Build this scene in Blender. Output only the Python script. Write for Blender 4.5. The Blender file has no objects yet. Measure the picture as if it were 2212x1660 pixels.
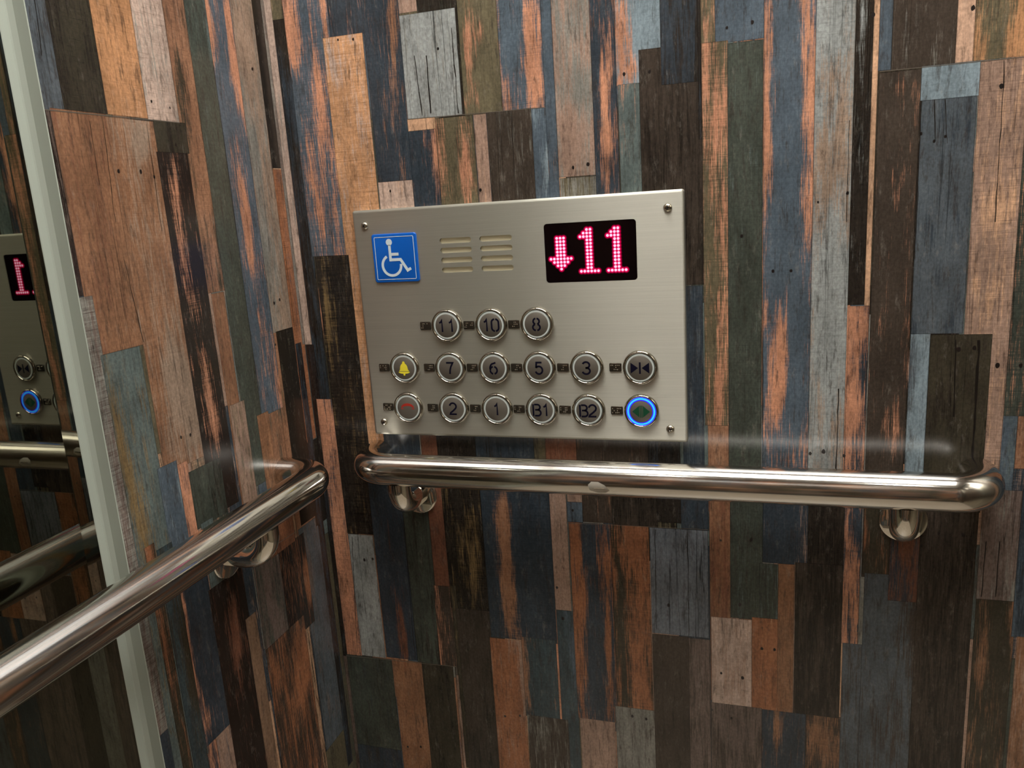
import bpy, bmesh, math, random
from mathutils import Vector, Matrix

sc = bpy.context.scene
COL = sc.collection
PI = math.pi

# ------------------------------------------------------------------ camera
cam_d = bpy.data.cameras.new('camera')
cam = bpy.data.objects.new('camera', cam_d)
COL.objects.link(cam)
cam_d.sensor_width = 36.0
cam_d.lens = 36.0 * 1715.53 / 2212.0
cam_d.clip_start = 0.01
R = ((0.954098, 0.292659, -0.063627), (0.005137, -0.228407, -0.973552), (-0.299452, 0.928537, -0.219426))
cam.matrix_world = Matrix(((R[0][0], -R[1][0], -R[2][0], 0.559303),
                           (R[0][1], -R[1][1], -R[2][1], -0.881497),
                           (R[0][2], -R[1][2], -R[2][2], 1.244747),
                           (0, 0, 0, 1)))
sc.camera = cam

# ------------------------------------------------------------------ world, exposure
w = bpy.data.worlds.new('world'); sc.world = w; w.use_nodes = True
w.node_tree.nodes['Background'].inputs[0].default_value = (0.6, 0.62, 0.65, 1)
w.node_tree.nodes['Background'].inputs[1].default_value = 0.02
sc.view_settings.view_transform = 'Standard'
sc.view_settings.look = 'None'
sc.view_settings.gamma = 1.0
sc.view_settings.use_curve_mapping = False
sc.view_settings.exposure = 0.0

# car size: right wall is y = 0, left wall is x = 0, floor z = 0
CAR_X, CAR_Y, CAR_Z = 1.30, -1.40, 2.30
PANEL_LIGHT = 14.5
SPOT_LIGHT = 120.0
SPOTS = ((0.25, -0.25, 'near the mirror and button wall corner'), (0.95, -0.25, 'near the door and button wall corner'), (0.25, -1.10, 'near the mirror and back wall corner'), (0.95, -1.10, 'near the door and back wall corner'))

# ------------------------------------------------------------------ helpers
def srgb(r, g, b):
    f = lambda c: (c/255/12.92) if c/255 <= 0.04045 else ((c/255+0.055)/1.055)**2.4
    return (f(r), f(g), f(b), 1.0)

def mat(name, color=(0.5, 0.5, 0.5, 1), rough=0.5, metal=0.0, **kw):
    m = bpy.data.materials.new(name); m.use_nodes = True
    b = m.node_tree.nodes['Principled BSDF']
    b.inputs['Base Color'].default_value = color
    b.inputs['Roughness'].default_value = rough
    b.inputs['Metallic'].default_value = metal
    for k, v in kw.items():
        b.inputs[k.replace('_', ' ')].default_value = v
    return m

def emit(name, color, strength):
    m = bpy.data.materials.new(name); m.use_nodes = True
    nt = m.node_tree; nt.nodes.clear()
    e = nt.nodes.new('ShaderNodeEmission'); o = nt.nodes.new('ShaderNodeOutputMaterial')
    e.inputs[0].default_value = color; e.inputs[1].default_value = strength
    nt.links.new(e.outputs[0], o.inputs[0])
    return m

def obj(name, bm, m, parent=None, smooth=True, angle=35):
    me = bpy.data.meshes.new(name)
    bmesh.ops.recalc_face_normals(bm, faces=bm.faces) if not getattr(bm, 'keep', False) else None
    bm.to_mesh(me); bm.free()
    if isinstance(m, (list, tuple)):
        for k in m: me.materials.append(k)
    else:
        me.materials.append(m)
    o = bpy.data.objects.new(name, me); COL.objects.link(o)
    if smooth:
        for p in me.polygons: p.use_smooth = True
        try: me.set_sharp_from_angle(angle=math.radians(angle))
        except Exception: pass
    if parent: o.parent = parent
    return o

def thing(name, label, cat, loc=(0, 0, 0), group=None):
    o = bpy.data.objects.new(name, None); COL.objects.link(o)
    o.empty_display_size = 0.05
    o.location = loc; o['label'] = label; o['category'] = cat
    if group: o['group'] = group
    return o

def struct(o):
    o['kind'] = 'structure'; return o

def box(bm, x0, x1, y0, y1, z0, z1, bevel=0.0, segs=2):
    t = bmesh.new()
    r = bmesh.ops.create_cube(t, size=1.0)
    for v in r['verts']:
        v.co = Vector(((x0+x1)/2+v.co.x*(x1-x0), (y0+y1)/2+v.co.y*(y1-y0), (z0+z1)/2+v.co.z*(z1-z0)))
    if bevel: bmesh.ops.bevel(t, geom=list(t.edges), offset=bevel, segments=segs, affect='EDGES', profile=0.5)
    me = bpy.data.meshes.new('t'); t.to_mesh(me); t.free(); bm.from_mesh(me); bpy.data.meshes.remove(me)

def sweep(bm, pts, r, seg=32, caps=True):
    """tube of radius r (or per-point list) along pts, parallel transport frame"""
    pts = [Vector(p) for p in pts]
    n = len(pts); rr = r if isinstance(r, (list, tuple)) else [r]*n
    tan = []
    for i in range(n):
        a = pts[max(0, i-1)]; b = pts[min(n-1, i+1)]
        tan.append((b-a).normalized())
    up = Vector((0, 0, 1)) if abs(tan[0].z) < 0.9 else Vector((1, 0, 0))
    nrm = (up - tan[0]*up.dot(tan[0])).normalized()
    rings = []
    for i in range(n):
        nrm = (nrm - tan[i]*nrm.dot(tan[i])).normalized()
        bi = tan[i].cross(nrm)
        rings.append([bm.verts.new(pts[i]+rr[i]*(math.cos(2*PI*k/seg)*nrm+math.sin(2*PI*k/seg)*bi)) for k in range(seg)])
    for i in range(n-1):
        for k in range(seg):
            bm.faces.new((rings[i][k], rings[i][(k+1) % seg], rings[i+1][(k+1) % seg], rings[i+1][k]))
    if caps:
        bm.faces.new(rings[0][::-1]); bm.faces.new(rings[-1])

def arc(c, a, b, r, n=12):
    """quarter arc around c from direction a to direction b"""
    c = Vector(c); a = Vector(a); b = Vector(b)
    return [c+r*(math.cos(t*PI/2/n)*a+math.sin(t*PI/2/n)*b) for t in range(n+1)]

def lathe_y(bm, prof, x, z, y0=0.0, seg=48, cap=False):
    """profile [(radius, height)] turned about an axis along -y through (x, z)"""
    rings = []
    for (r, h) in prof:
        if r < 1e-6: rings.append([bm.verts.new((x, y0-h, z))]); continue
        rings.append([bm.verts.new((x+r*math.cos(2*PI*k/seg), y0-h, z+r*math.sin(2*PI*k/seg))) for k in range(seg)])
    for i in range(len(rings)-1):
        A, B = rings[i], rings[i+1]
        for k in range(seg):
            if len(A) == 1 and len(B) == 1: continue
            if len(A) == 1: bm.faces.new((A[0], B[(k+1) % seg], B[k]))
            elif len(B) == 1: bm.faces.new((A[k], A[(k+1) % seg], B[0]))
            else: bm.faces.new((A[k], A[(k+1) % seg], B[(k+1) % seg], B[k]))

def rrect(x0, x1, z0, z1, r, n=6):
    """rounded rectangle outline, counter-clockwise in x-z"""
    out = []
    for cx, cz, a in ((x1-r, z0+r, -PI/2), (x1-r, z1-r, 0), (x0+r, z1-r, PI/2), (x0+r, z0+r, PI)):
        for k in range(n+1):
            t = a+PI/2*k/n
            out.append((cx+r*math.cos(t), cz+r*math.sin(t)))
    return out

def slab(bm, outline, y_back, y_front, rim=0.0):
    """prism of an x-z outline between y_back and y_front (front is the smaller y)"""
    n = len(outline)
    cx = sum(p[0] for p in outline)/n; cz = sum(p[1] for p in outline)/n
    lay = [[bm.verts.new((p[0], y_back, p[1])) for p in outline]]
    if rim:
        W = max(p[0] for p in outline)-cx; H = max(p[1] for p in outline)-cz
        for k in range(0, 4):
            t = k/3*PI/2; ins = rim*(1-math.cos(t)); yy = y_front+rim*(1-math.sin(t))
            lay.append([bm.verts.new((cx+(p[0]-cx)*(1-ins/W), yy, cz+(p[1]-cz)*(1-ins/H))) for p in outline])
    else:
        lay.append([bm.verts.new((p[0], y_front, p[1])) for p in outline])
    for a, b in zip(lay, lay[1:]):
        for k in range(n):
            bm.faces.new((a[k], a[(k+1) % n], b[(k+1) % n], b[k]))
    bm.faces.new(lay[-1]); bm.faces.new(lay[0][::-1])

def stroke(bm, pts, wd, y, closed=False, h=0.00015):
    """flat raised ribbon of width wd along 2-D points (x, z), front at y"""
    P = [Vector(p) for p in pts]; n = len(P)
    L, Rr = [], []
    for i in range(n):
        if closed: a, b = P[i-1], P[(i+1) % n]
        else: a, b = P[max(0, i-1)], P[min(n-1, i+1)]
        d1 = (P[i]-a); d2 = (b-P[i])
        if d1.length < 1e-9: d1 = d2
        if d2.length < 1e-9: d2 = d1
        d1.normalize(); d2.normalize(); t = (d1+d2)
        if t.length < 1e-6: t = d1
        t.normalize(); nn = Vector((-t.y, t.x)); c = max(0.5, nn.dot(Vector((-d1.y, d1.x))))
        L.append(P[i]+nn*wd/2/c); Rr.append(P[i]-nn*wd/2/c)
    vl = [[bm.verts.new((q.x, yy, q.y)) for q in S] for S in (L, Rr) for yy in (y, y+h)]
    lf, lb, rf, rb = vl
    m = n if closed else n-1
    for i in range(m):
        j = (i+1) % n
        bm.faces.new((lf[i], lf[j], rf[j], rf[i])); bm.faces.new((lb[i], lb[j], lf[j], lf[i])); bm.faces.new((rf[i], rf[j], rb[j], rb[i]))

def disc(bm, x, z, r, y, seg=16, h=0.0001):
    slab(bm, [(x+r*math.cos(2*PI*k/seg), z+r*math.sin(2*PI*k/seg)) for k in range(seg)], y+h, y)

def circ(cx, cz, rx, rz, a0, a1, n=16):
    return [(cx+rx*math.cos(math.radians(a0+(a1-a0)*k/n)), cz+rz*math.sin(math.radians(a0+(a1-a0)*k/n))) for k in range(n+1)]

class NT:
    """small node helper"""
    def __init__(s, m): s.nt = m.node_tree; s.b = s.nt.nodes.get('Principled BSDF')
    def n(s, t, **kw):
        d = s.nt.nodes.new(t)
        for k, v in kw.items(): setattr(d, k, v)
        return d
    def set(s, sock, v):
        if hasattr(v, 'is_output') or isinstance(v, bpy.types.NodeSocket): s.nt.links.new(v, sock)
        else: sock.default_value = v
    def math(s, op, a, b=0.0, c=0.0, clamp=False):
        d = s.n('ShaderNodeMath', operation=op, use_clamp=clamp)
        s.set(d.inputs[0], a); s.set(d.inputs[1], b); s.set(d.inputs[2], c); return d.outputs[0]
    def noise(s, vec, scale, detail=3, rough=0.6, dist=0.0, dim='3D'):
        d = s.n('ShaderNodeTexNoise'); d.noise_dimensions = dim
        s.set(d.inputs['Vector'], vec); d.inputs['Scale'].default_value = scale
        d.inputs['Detail'].default_value = detail; d.inputs['Roughness'].default_value = rough
        d.inputs['Distortion'].default_value = dist
        return d.outputs['Fac']
    def vmul(s, v, sc_):
        d = s.n('ShaderNodeVectorMath', operation='MULTIPLY'); s.set(d.inputs[0], v); d.inputs[1].default_value = sc_
        return d.outputs[0]
    def vadd(s, v, w):
        d = s.n('ShaderNodeVectorMath', operation='ADD'); s.set(d.inputs[0], v); s.set(d.inputs[1], w); return d.outputs[0]
    def ramp(s, f, a, b, lo=0.0, hi=1.0):
        d = s.n('ShaderNodeMapRange'); d.interpolation_type = 'SMOOTHSTEP'
        s.set(d.inputs[0], f); d.inputs[1].default_value = a; d.inputs[2].default_value = b
        d.inputs[3].default_value = lo; d.inputs[4].default_value = hi; return d.outputs[0]
    def mix(s, f, a, b, mode='MIX'):
        d = s.n('ShaderNodeMix', data_type='RGBA', blend_type=mode)
        s.set(d.inputs[0], f); s.set(d.inputs[6], a); s.set(d.inputs[7], b); return d.outputs[2]

# ------------------------------------------------------------------ printed reclaimed-plank laminate
PAL = {
 'blue': (75, 88, 99), 'bluelt': (118, 134, 142), 'bluedk': (48, 58, 67), 'blugr': (78, 86, 92), 'blugrw': (104, 110, 118),
 'bluegrn': (54, 69, 74), 'teal': (86, 98, 96), 'green': (63, 69, 61), 'greyw': (142, 146, 144), 'grey': (124, 122, 114),
 'char': (36, 31, 26), 'dark': (38, 30, 26), 'olvdk': (57, 52, 40), 'olive': (94, 86, 64), 'brownk': (61, 52, 44),
 'orange': (186, 124, 88), 'ochor': (176, 122, 74), 'tanor': (190, 136, 88), 'tan': (188, 144, 108), 'tanpk': (190, 150, 122),
 'tandk': (130, 100, 76), 'tanbr': (146, 122, 102), 'pink': (178, 152, 136), 'pinkbr': (150, 120, 102), 'pinkdk': (104, 88, 80),
 'brownor': (142, 98, 68), 'brownor2': (144, 88, 50), 'brownor3': (134, 92, 61), 'redbr': (112, 68, 46), 'ochre': (116, 94, 56),
}
RIGHT_PLANKS = [
 (-0.0036,0.0075,1.088,2.400,'pink','grey',0.3,0,0.3),
 (0.0083,0.0242,1.474,2.400,'olive','tan',0.25,0.3,0.2),
 (0.0070,0.0275,1.015,1.474,'bluedk','char',0.55,0.6,0.2),
 (-0.0013,0.0097,1.087,2.400,'pink','grey',0.3,0,0.3),
 (-0.0029,0.0121,0.000,1.087,'dark','bluedk',0.35,0.3,0.2),
 (0.0061,0.0299,0.643,1.015,'orange','bluedk',0.42,0.2,0.9),
 (0.0249,0.0830,1.198,2.400,'blue','orange',0.4,0.2,0.5),
 (0.0830,0.1278,1.446,2.400,'bluedk','orange',0.25,0.4,0.2),
 (0.0724,0.1236,0.946,1.447,'tanor','pink',0.35,0.1,0.8),
 (0.0289,0.0757,0.829,1.198,'char','ochre',0.28,0.5,0.9),
 (0.1256,0.1711,1.281,2.400,'bluedk','brownor',0.3,0.3,0.3),
 (0.1248,0.1693,0.970,1.281,'pink','tan',0.3,0.2,0.3),
 (0.1709,0.1931,1.461,2.400,'pinkbr','grey',0.3,0,0.2),
 (0.1931,0.2399,1.457,2.400,'char','green',0.3,0.3,0.2),
 (0.1706,0.2375,1.347,1.459,'greyw','grey',0.35,0.9,0.2),
 (0.2402,0.2850,1.346,2.400,'orange','olive',0.8,0.3,0.2),
 (0.2850,0.3341,1.346,2.400,'blue','orange',0.4,0.1,0.4),
 (0.1696,0.2039,1.335,1.348,'tan','ochre',0.2,0,0.2),
 (0.1692,0.2035,0.971,1.335,'bluedk','orange',0.3,0.2,0.2),
 (0.2041,0.2497,0.972,1.346,'olive','orange',0.32,0.2,0.3),
 (0.2501,0.2653,0.973,1.346,'pinkbr','tan',0.3,0.1,0.3),
 (0.2655,0.3177,0.973,1.347,'brownk','grey',0.3,0.6,0.1),
 (0.3174,0.3346,0.974,1.346,'blue','bluelt',0.3,0,0.2),
 (0.3336,0.3452,0.975,2.400,'blue','brownor',0.2,0,0.2),
 (0.3452,0.3862,1.271,2.400,'pinkbr','grey',0.45,0.2,0.3),
 (0.3458,0.3867,0.975,1.270,'olive','grey',0.5,0.2,0.2),
 (0.3862,0.4122,0.976,2.400,'orange','bluedk',0.6,0.3,0.3),
 (0.4122,0.4589,1.360,2.400,'bluelt','orange',0.3,0.1,0.3),
 (0.4132,0.4360,0.977,1.361,'teal','orange',0.2,0.2,0.2),
 (0.4360,0.4997,1.148,1.393,'brownk','char',0.5,0.5,0.2),
 (0.4589,0.4960,1.356,2.400,'bluedk','char',0.45,0.4,0.3),
 (0.4960,0.4992,1.299,2.400,'char','bluedk',0.3,0.4,0.1),
 (0.4992,0.5136,1.392,2.400,'olive','orange',0.35,0.2,0.2),
 (0.5131,0.5602,1.390,2.400,'blue','orange',0.12,0,0.3),
 (0.4996,0.5257,0.990,1.392,'olive','orange',0.45,0.2,0.5),
 (0.5250,0.5596,0.889,1.389,'green','teal',0.25,0.2,0.3),
 (0.5602,0.6083,0.891,2.400,'blue','orange',0.4,0,0.3),
 (0.6083,0.6439,0.894,2.400,'greyw','tanbr',0.45,0.5,0.5),
 (0.6439,0.6597,1.122,2.400,'char','greyw',0.25,0.9,0.2),
 (0.6597,0.6649,1.121,2.400,'tan','pink',0.3,0,0.3),
 (0.6649,0.6762,1.348,2.400,'blue','bluelt',0.3,0,0.1),
 (0.6762,0.7309,1.347,2.400,'brownk','grey',0.25,0.4,0.2),
 (0.7309,0.7457,1.348,2.400,'tanpk','tan',0.3,0,0.2),
 (0.7457,0.7908,1.348,2.400,'olive','ochor',0.45,0.1,0.3),
 (0.7908,0.8234,1.338,2.400,'bluedk','orange',0.3,0.1,0.3),
 (0.6660,0.7031,0.819,1.346,'brownk','orange',0.22,0.2,0.2),
 (0.7030,0.7534,1.317,1.348,'bluelt','blue',0.3,0,0.3),
 (0.7042,0.7515,1.091,1.317,'blugr','bluedk',0.4,0.7,0.2),
 (0.7523,0.7926,0.865,1.347,'pinkbr','tan',0.35,0.6,0.6),
 (0.7926,0.8311,1.006,1.338,'green','orange',0.35,0.6,0.6),
 (0.4748,0.4984,0.940,1.147,'bluedk','blugr',0.4,0.3,0.1),
 (0.5023,0.5249,0.887,0.990,'brownor','tan',0.3,0.3,0.1),
 (0.6449,0.6647,0.735,1.121,'orange','bluedk',0.42,0.1,0.5),
 (0.7042,0.7224,0.848,1.091,'bluelt','blugr',0.35,0.2,0.1),
 (0.7225,0.7778,0.901,1.090,'olvdk','char',0.35,0.8,0.3),
 (0.0977,0.1476,0.907,0.970,'bluedk','blugr',0.3,0.6,0.1),
 (0.1488,0.1710,0.909,0.971,'redbr','brownk',0.3,0.1,0.1),
 (0.1710,0.2224,0.910,0.972,'char','brownk',0.3,0.3,0.1),
 (0.2224,0.2974,0.913,0.974,'bluedk','char',0.4,0.4,0.1),
 (0.2974,0.3118,0.915,0.975,'olive','char',0.4,0.4,0.1),
 (0.3118,0.3499,0.916,0.976,'redbr','brownor',0.3,0.4,0.1),
 (0.3499,0.4352,0.867,0.977,'brownk','brownor',0.25,0.4,0.1),
 (0.4344,0.4714,0.870,0.979,'char','bluedk',0.3,0.4,0.1),
 (0.4710,0.5022,0.863,0.940,'bluedk','char',0.3,0.3,0.1),
 (0.0295,0.0665,0.646,0.828,'greyw','grey',0.3,0.8,0.1),
 (0.0678,0.0786,0.830,0.945,'redbr','char',0.5,0.1,0.1),
 (0.0679,0.1144,0.648,0.945,'bluedk','redbr',0.17,0.1,0.1),
 (0.1144,0.1505,0.645,0.911,'green','char',0.35,0.3,0.2),
 (0.1505,0.1718,0.763,0.912,'redbr','brownor',0.2,0.1,0.1),
 (0.1478,0.1723,0.645,0.763,'brownk','orange',0.3,0.2,0.2),
 (0.1712,0.2237,0.733,0.913,'char','ochre',0.3,0.3,0.5),
 (0.1723,0.1801,0.490,0.765,'olvdk','ochre',0.3,0.1,0.1),
 (0.1772,0.2221,0.000,0.733,'brownk','char',0.4,0.3,0.1),
 (0.2237,0.3131,0.696,0.916,'bluedk','brownor',0.24,0.1,0.5),
 (0.2647,0.3112,0.585,0.701,'bluegrn','brownor',0.25,0.1,0.3),
 (0.2215,0.2649,0.000,0.695,'brownor2','pinkbr',0.3,0.1,0.3),
 (0.3131,0.3341,0.744,0.919,'pinkbr','grey',0.25,0.1,0.2),
 (0.3136,0.3364,0.000,0.744,'bluegrn','blue',0.3,0.2,0.1),
 (0.2659,0.3216,0.000,0.587,'brownk','grey',0.4,0.4,0.1),
 (0.3354,0.3572,0.890,0.920,'pinkbr','brownor',0.3,0.1,0.1),
 (0.3346,0.3541,0.864,0.890,'blue','bluedk',0.3,0.1,0.1),
 (0.3538,0.3900,0.865,0.918,'brownk','brownor',0.35,0.3,0.2),
 (0.3900,0.4438,0.863,0.920,'char','brownk',0.4,0.3,0.2),
 (0.3354,0.3874,0.592,0.864,'bluedk','brownor2',0.45,0.1,0.3),
 (0.3874,0.4329,0.616,0.864,'olvdk','brownor2',0.5,0.1,0.4),
 (0.3375,0.3837,0.000,0.593,'pinkbr','brownk',0.3,0.3,0.2),
 (0.3843,0.4353,0.000,0.617,'grey','brownk',0.35,0.1,0.2),
 (0.4338,0.5011,0.725,0.863,'blugrw','blugr',0.35,0.9,0.1),
 (0.4337,0.4776,0.000,0.724,'brownk','char',0.35,0.2,0.1),
 (0.4770,0.5025,0.000,0.723,'pinkdk','brownk',0.45,0.1,0.1),
 (0.5029,0.5266,0.642,0.935,'brownor3','redbr',0.48,0.2,0.2),
 (0.5260,0.5618,0.755,0.937,'green','teal',0.35,0.4,0.2),
 (0.5583,0.5792,0.758,0.827,'green','teal',0.4,0.4,0.2),
 (0.5618,0.6098,0.828,0.938,'bluedk','pinkbr',0.22,0.1,0.2),
 (0.5038,0.5502,0.638,0.754,'pink','pinkbr',0.4,0.3,0.4),
 (0.5502,0.5804,0.635,0.758,'brownor2','tan',0.22,0.2,0.3),
 (0.5788,0.5966,0.636,0.828,'brownor3','brownor2',0.3,0.1,0.2),
 (0.5028,0.5621,0.000,0.639,'pinkdk','brownk',0.45,0.3,0.2),
 (0.5622,0.6115,0.000,0.638,'bluedk','brownor3',0.3,0.1,0.2),
 (0.6116,0.6579,0.000,0.640,'brownk','brownor3',0.42,0.1,0.3),
 (0.6098,0.6473,0.831,0.940,'char','brownk',0.4,0.2,0.2),
 (0.5972,0.6476,0.638,0.831,'char','brownk',0.45,0.3,0.1),
 (0.6491,0.6694,0.000,0.736,'blugr','brownk',0.4,0.3,0.1),
 (0.6668,0.6933,0.823,0.941,'olvdk','brownor2',0.28,0.1,0.1),
 (0.6693,0.7264,0.000,0.824,'blugr','brownk',0.45,0.1,0.1),
 (0.6936,0.7233,0.793,0.942,'bluedk','redbr',0.45,0.1,0.1),
 (0.7225,0.7768,0.000,0.935,'char','brownk',0.5,0.1,0.1),
 (0.7795,0.8151,0.803,0.927,'pinkdk','grey',0.35,0.6,0.1),
 (0.7797,0.8175,0.000,0.803,'olvdk','brownor3',0.32,0.1,0.1),
 (0.8151,0.8562,0.762,0.929,'bluedk','blue',0.4,0.1,0.1),
 (0.8206,0.8644,0.000,0.763,'brownor3','pinkbr',0.4,0.1,0.1),
 (0.0039,0.0751,0.500,0.645,'green','bluedk',0.3,0.3,0.1),
 (0.0760,0.1203,0.000,0.646,'brownor3','brownor2',0.3,0.1,0.2),
 (0.1197,0.1656,0.000,0.646,'olvdk','char',0.4,0.2,0.1),
 (0.0018,0.0744,0.000,0.501,'bluedk','olvdk',0.4,0.2,0.1),
 (-0.0006,0.0053,0.000,0.642,'pinkdk','dark',0.4,0.2,0.1),
]
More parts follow.
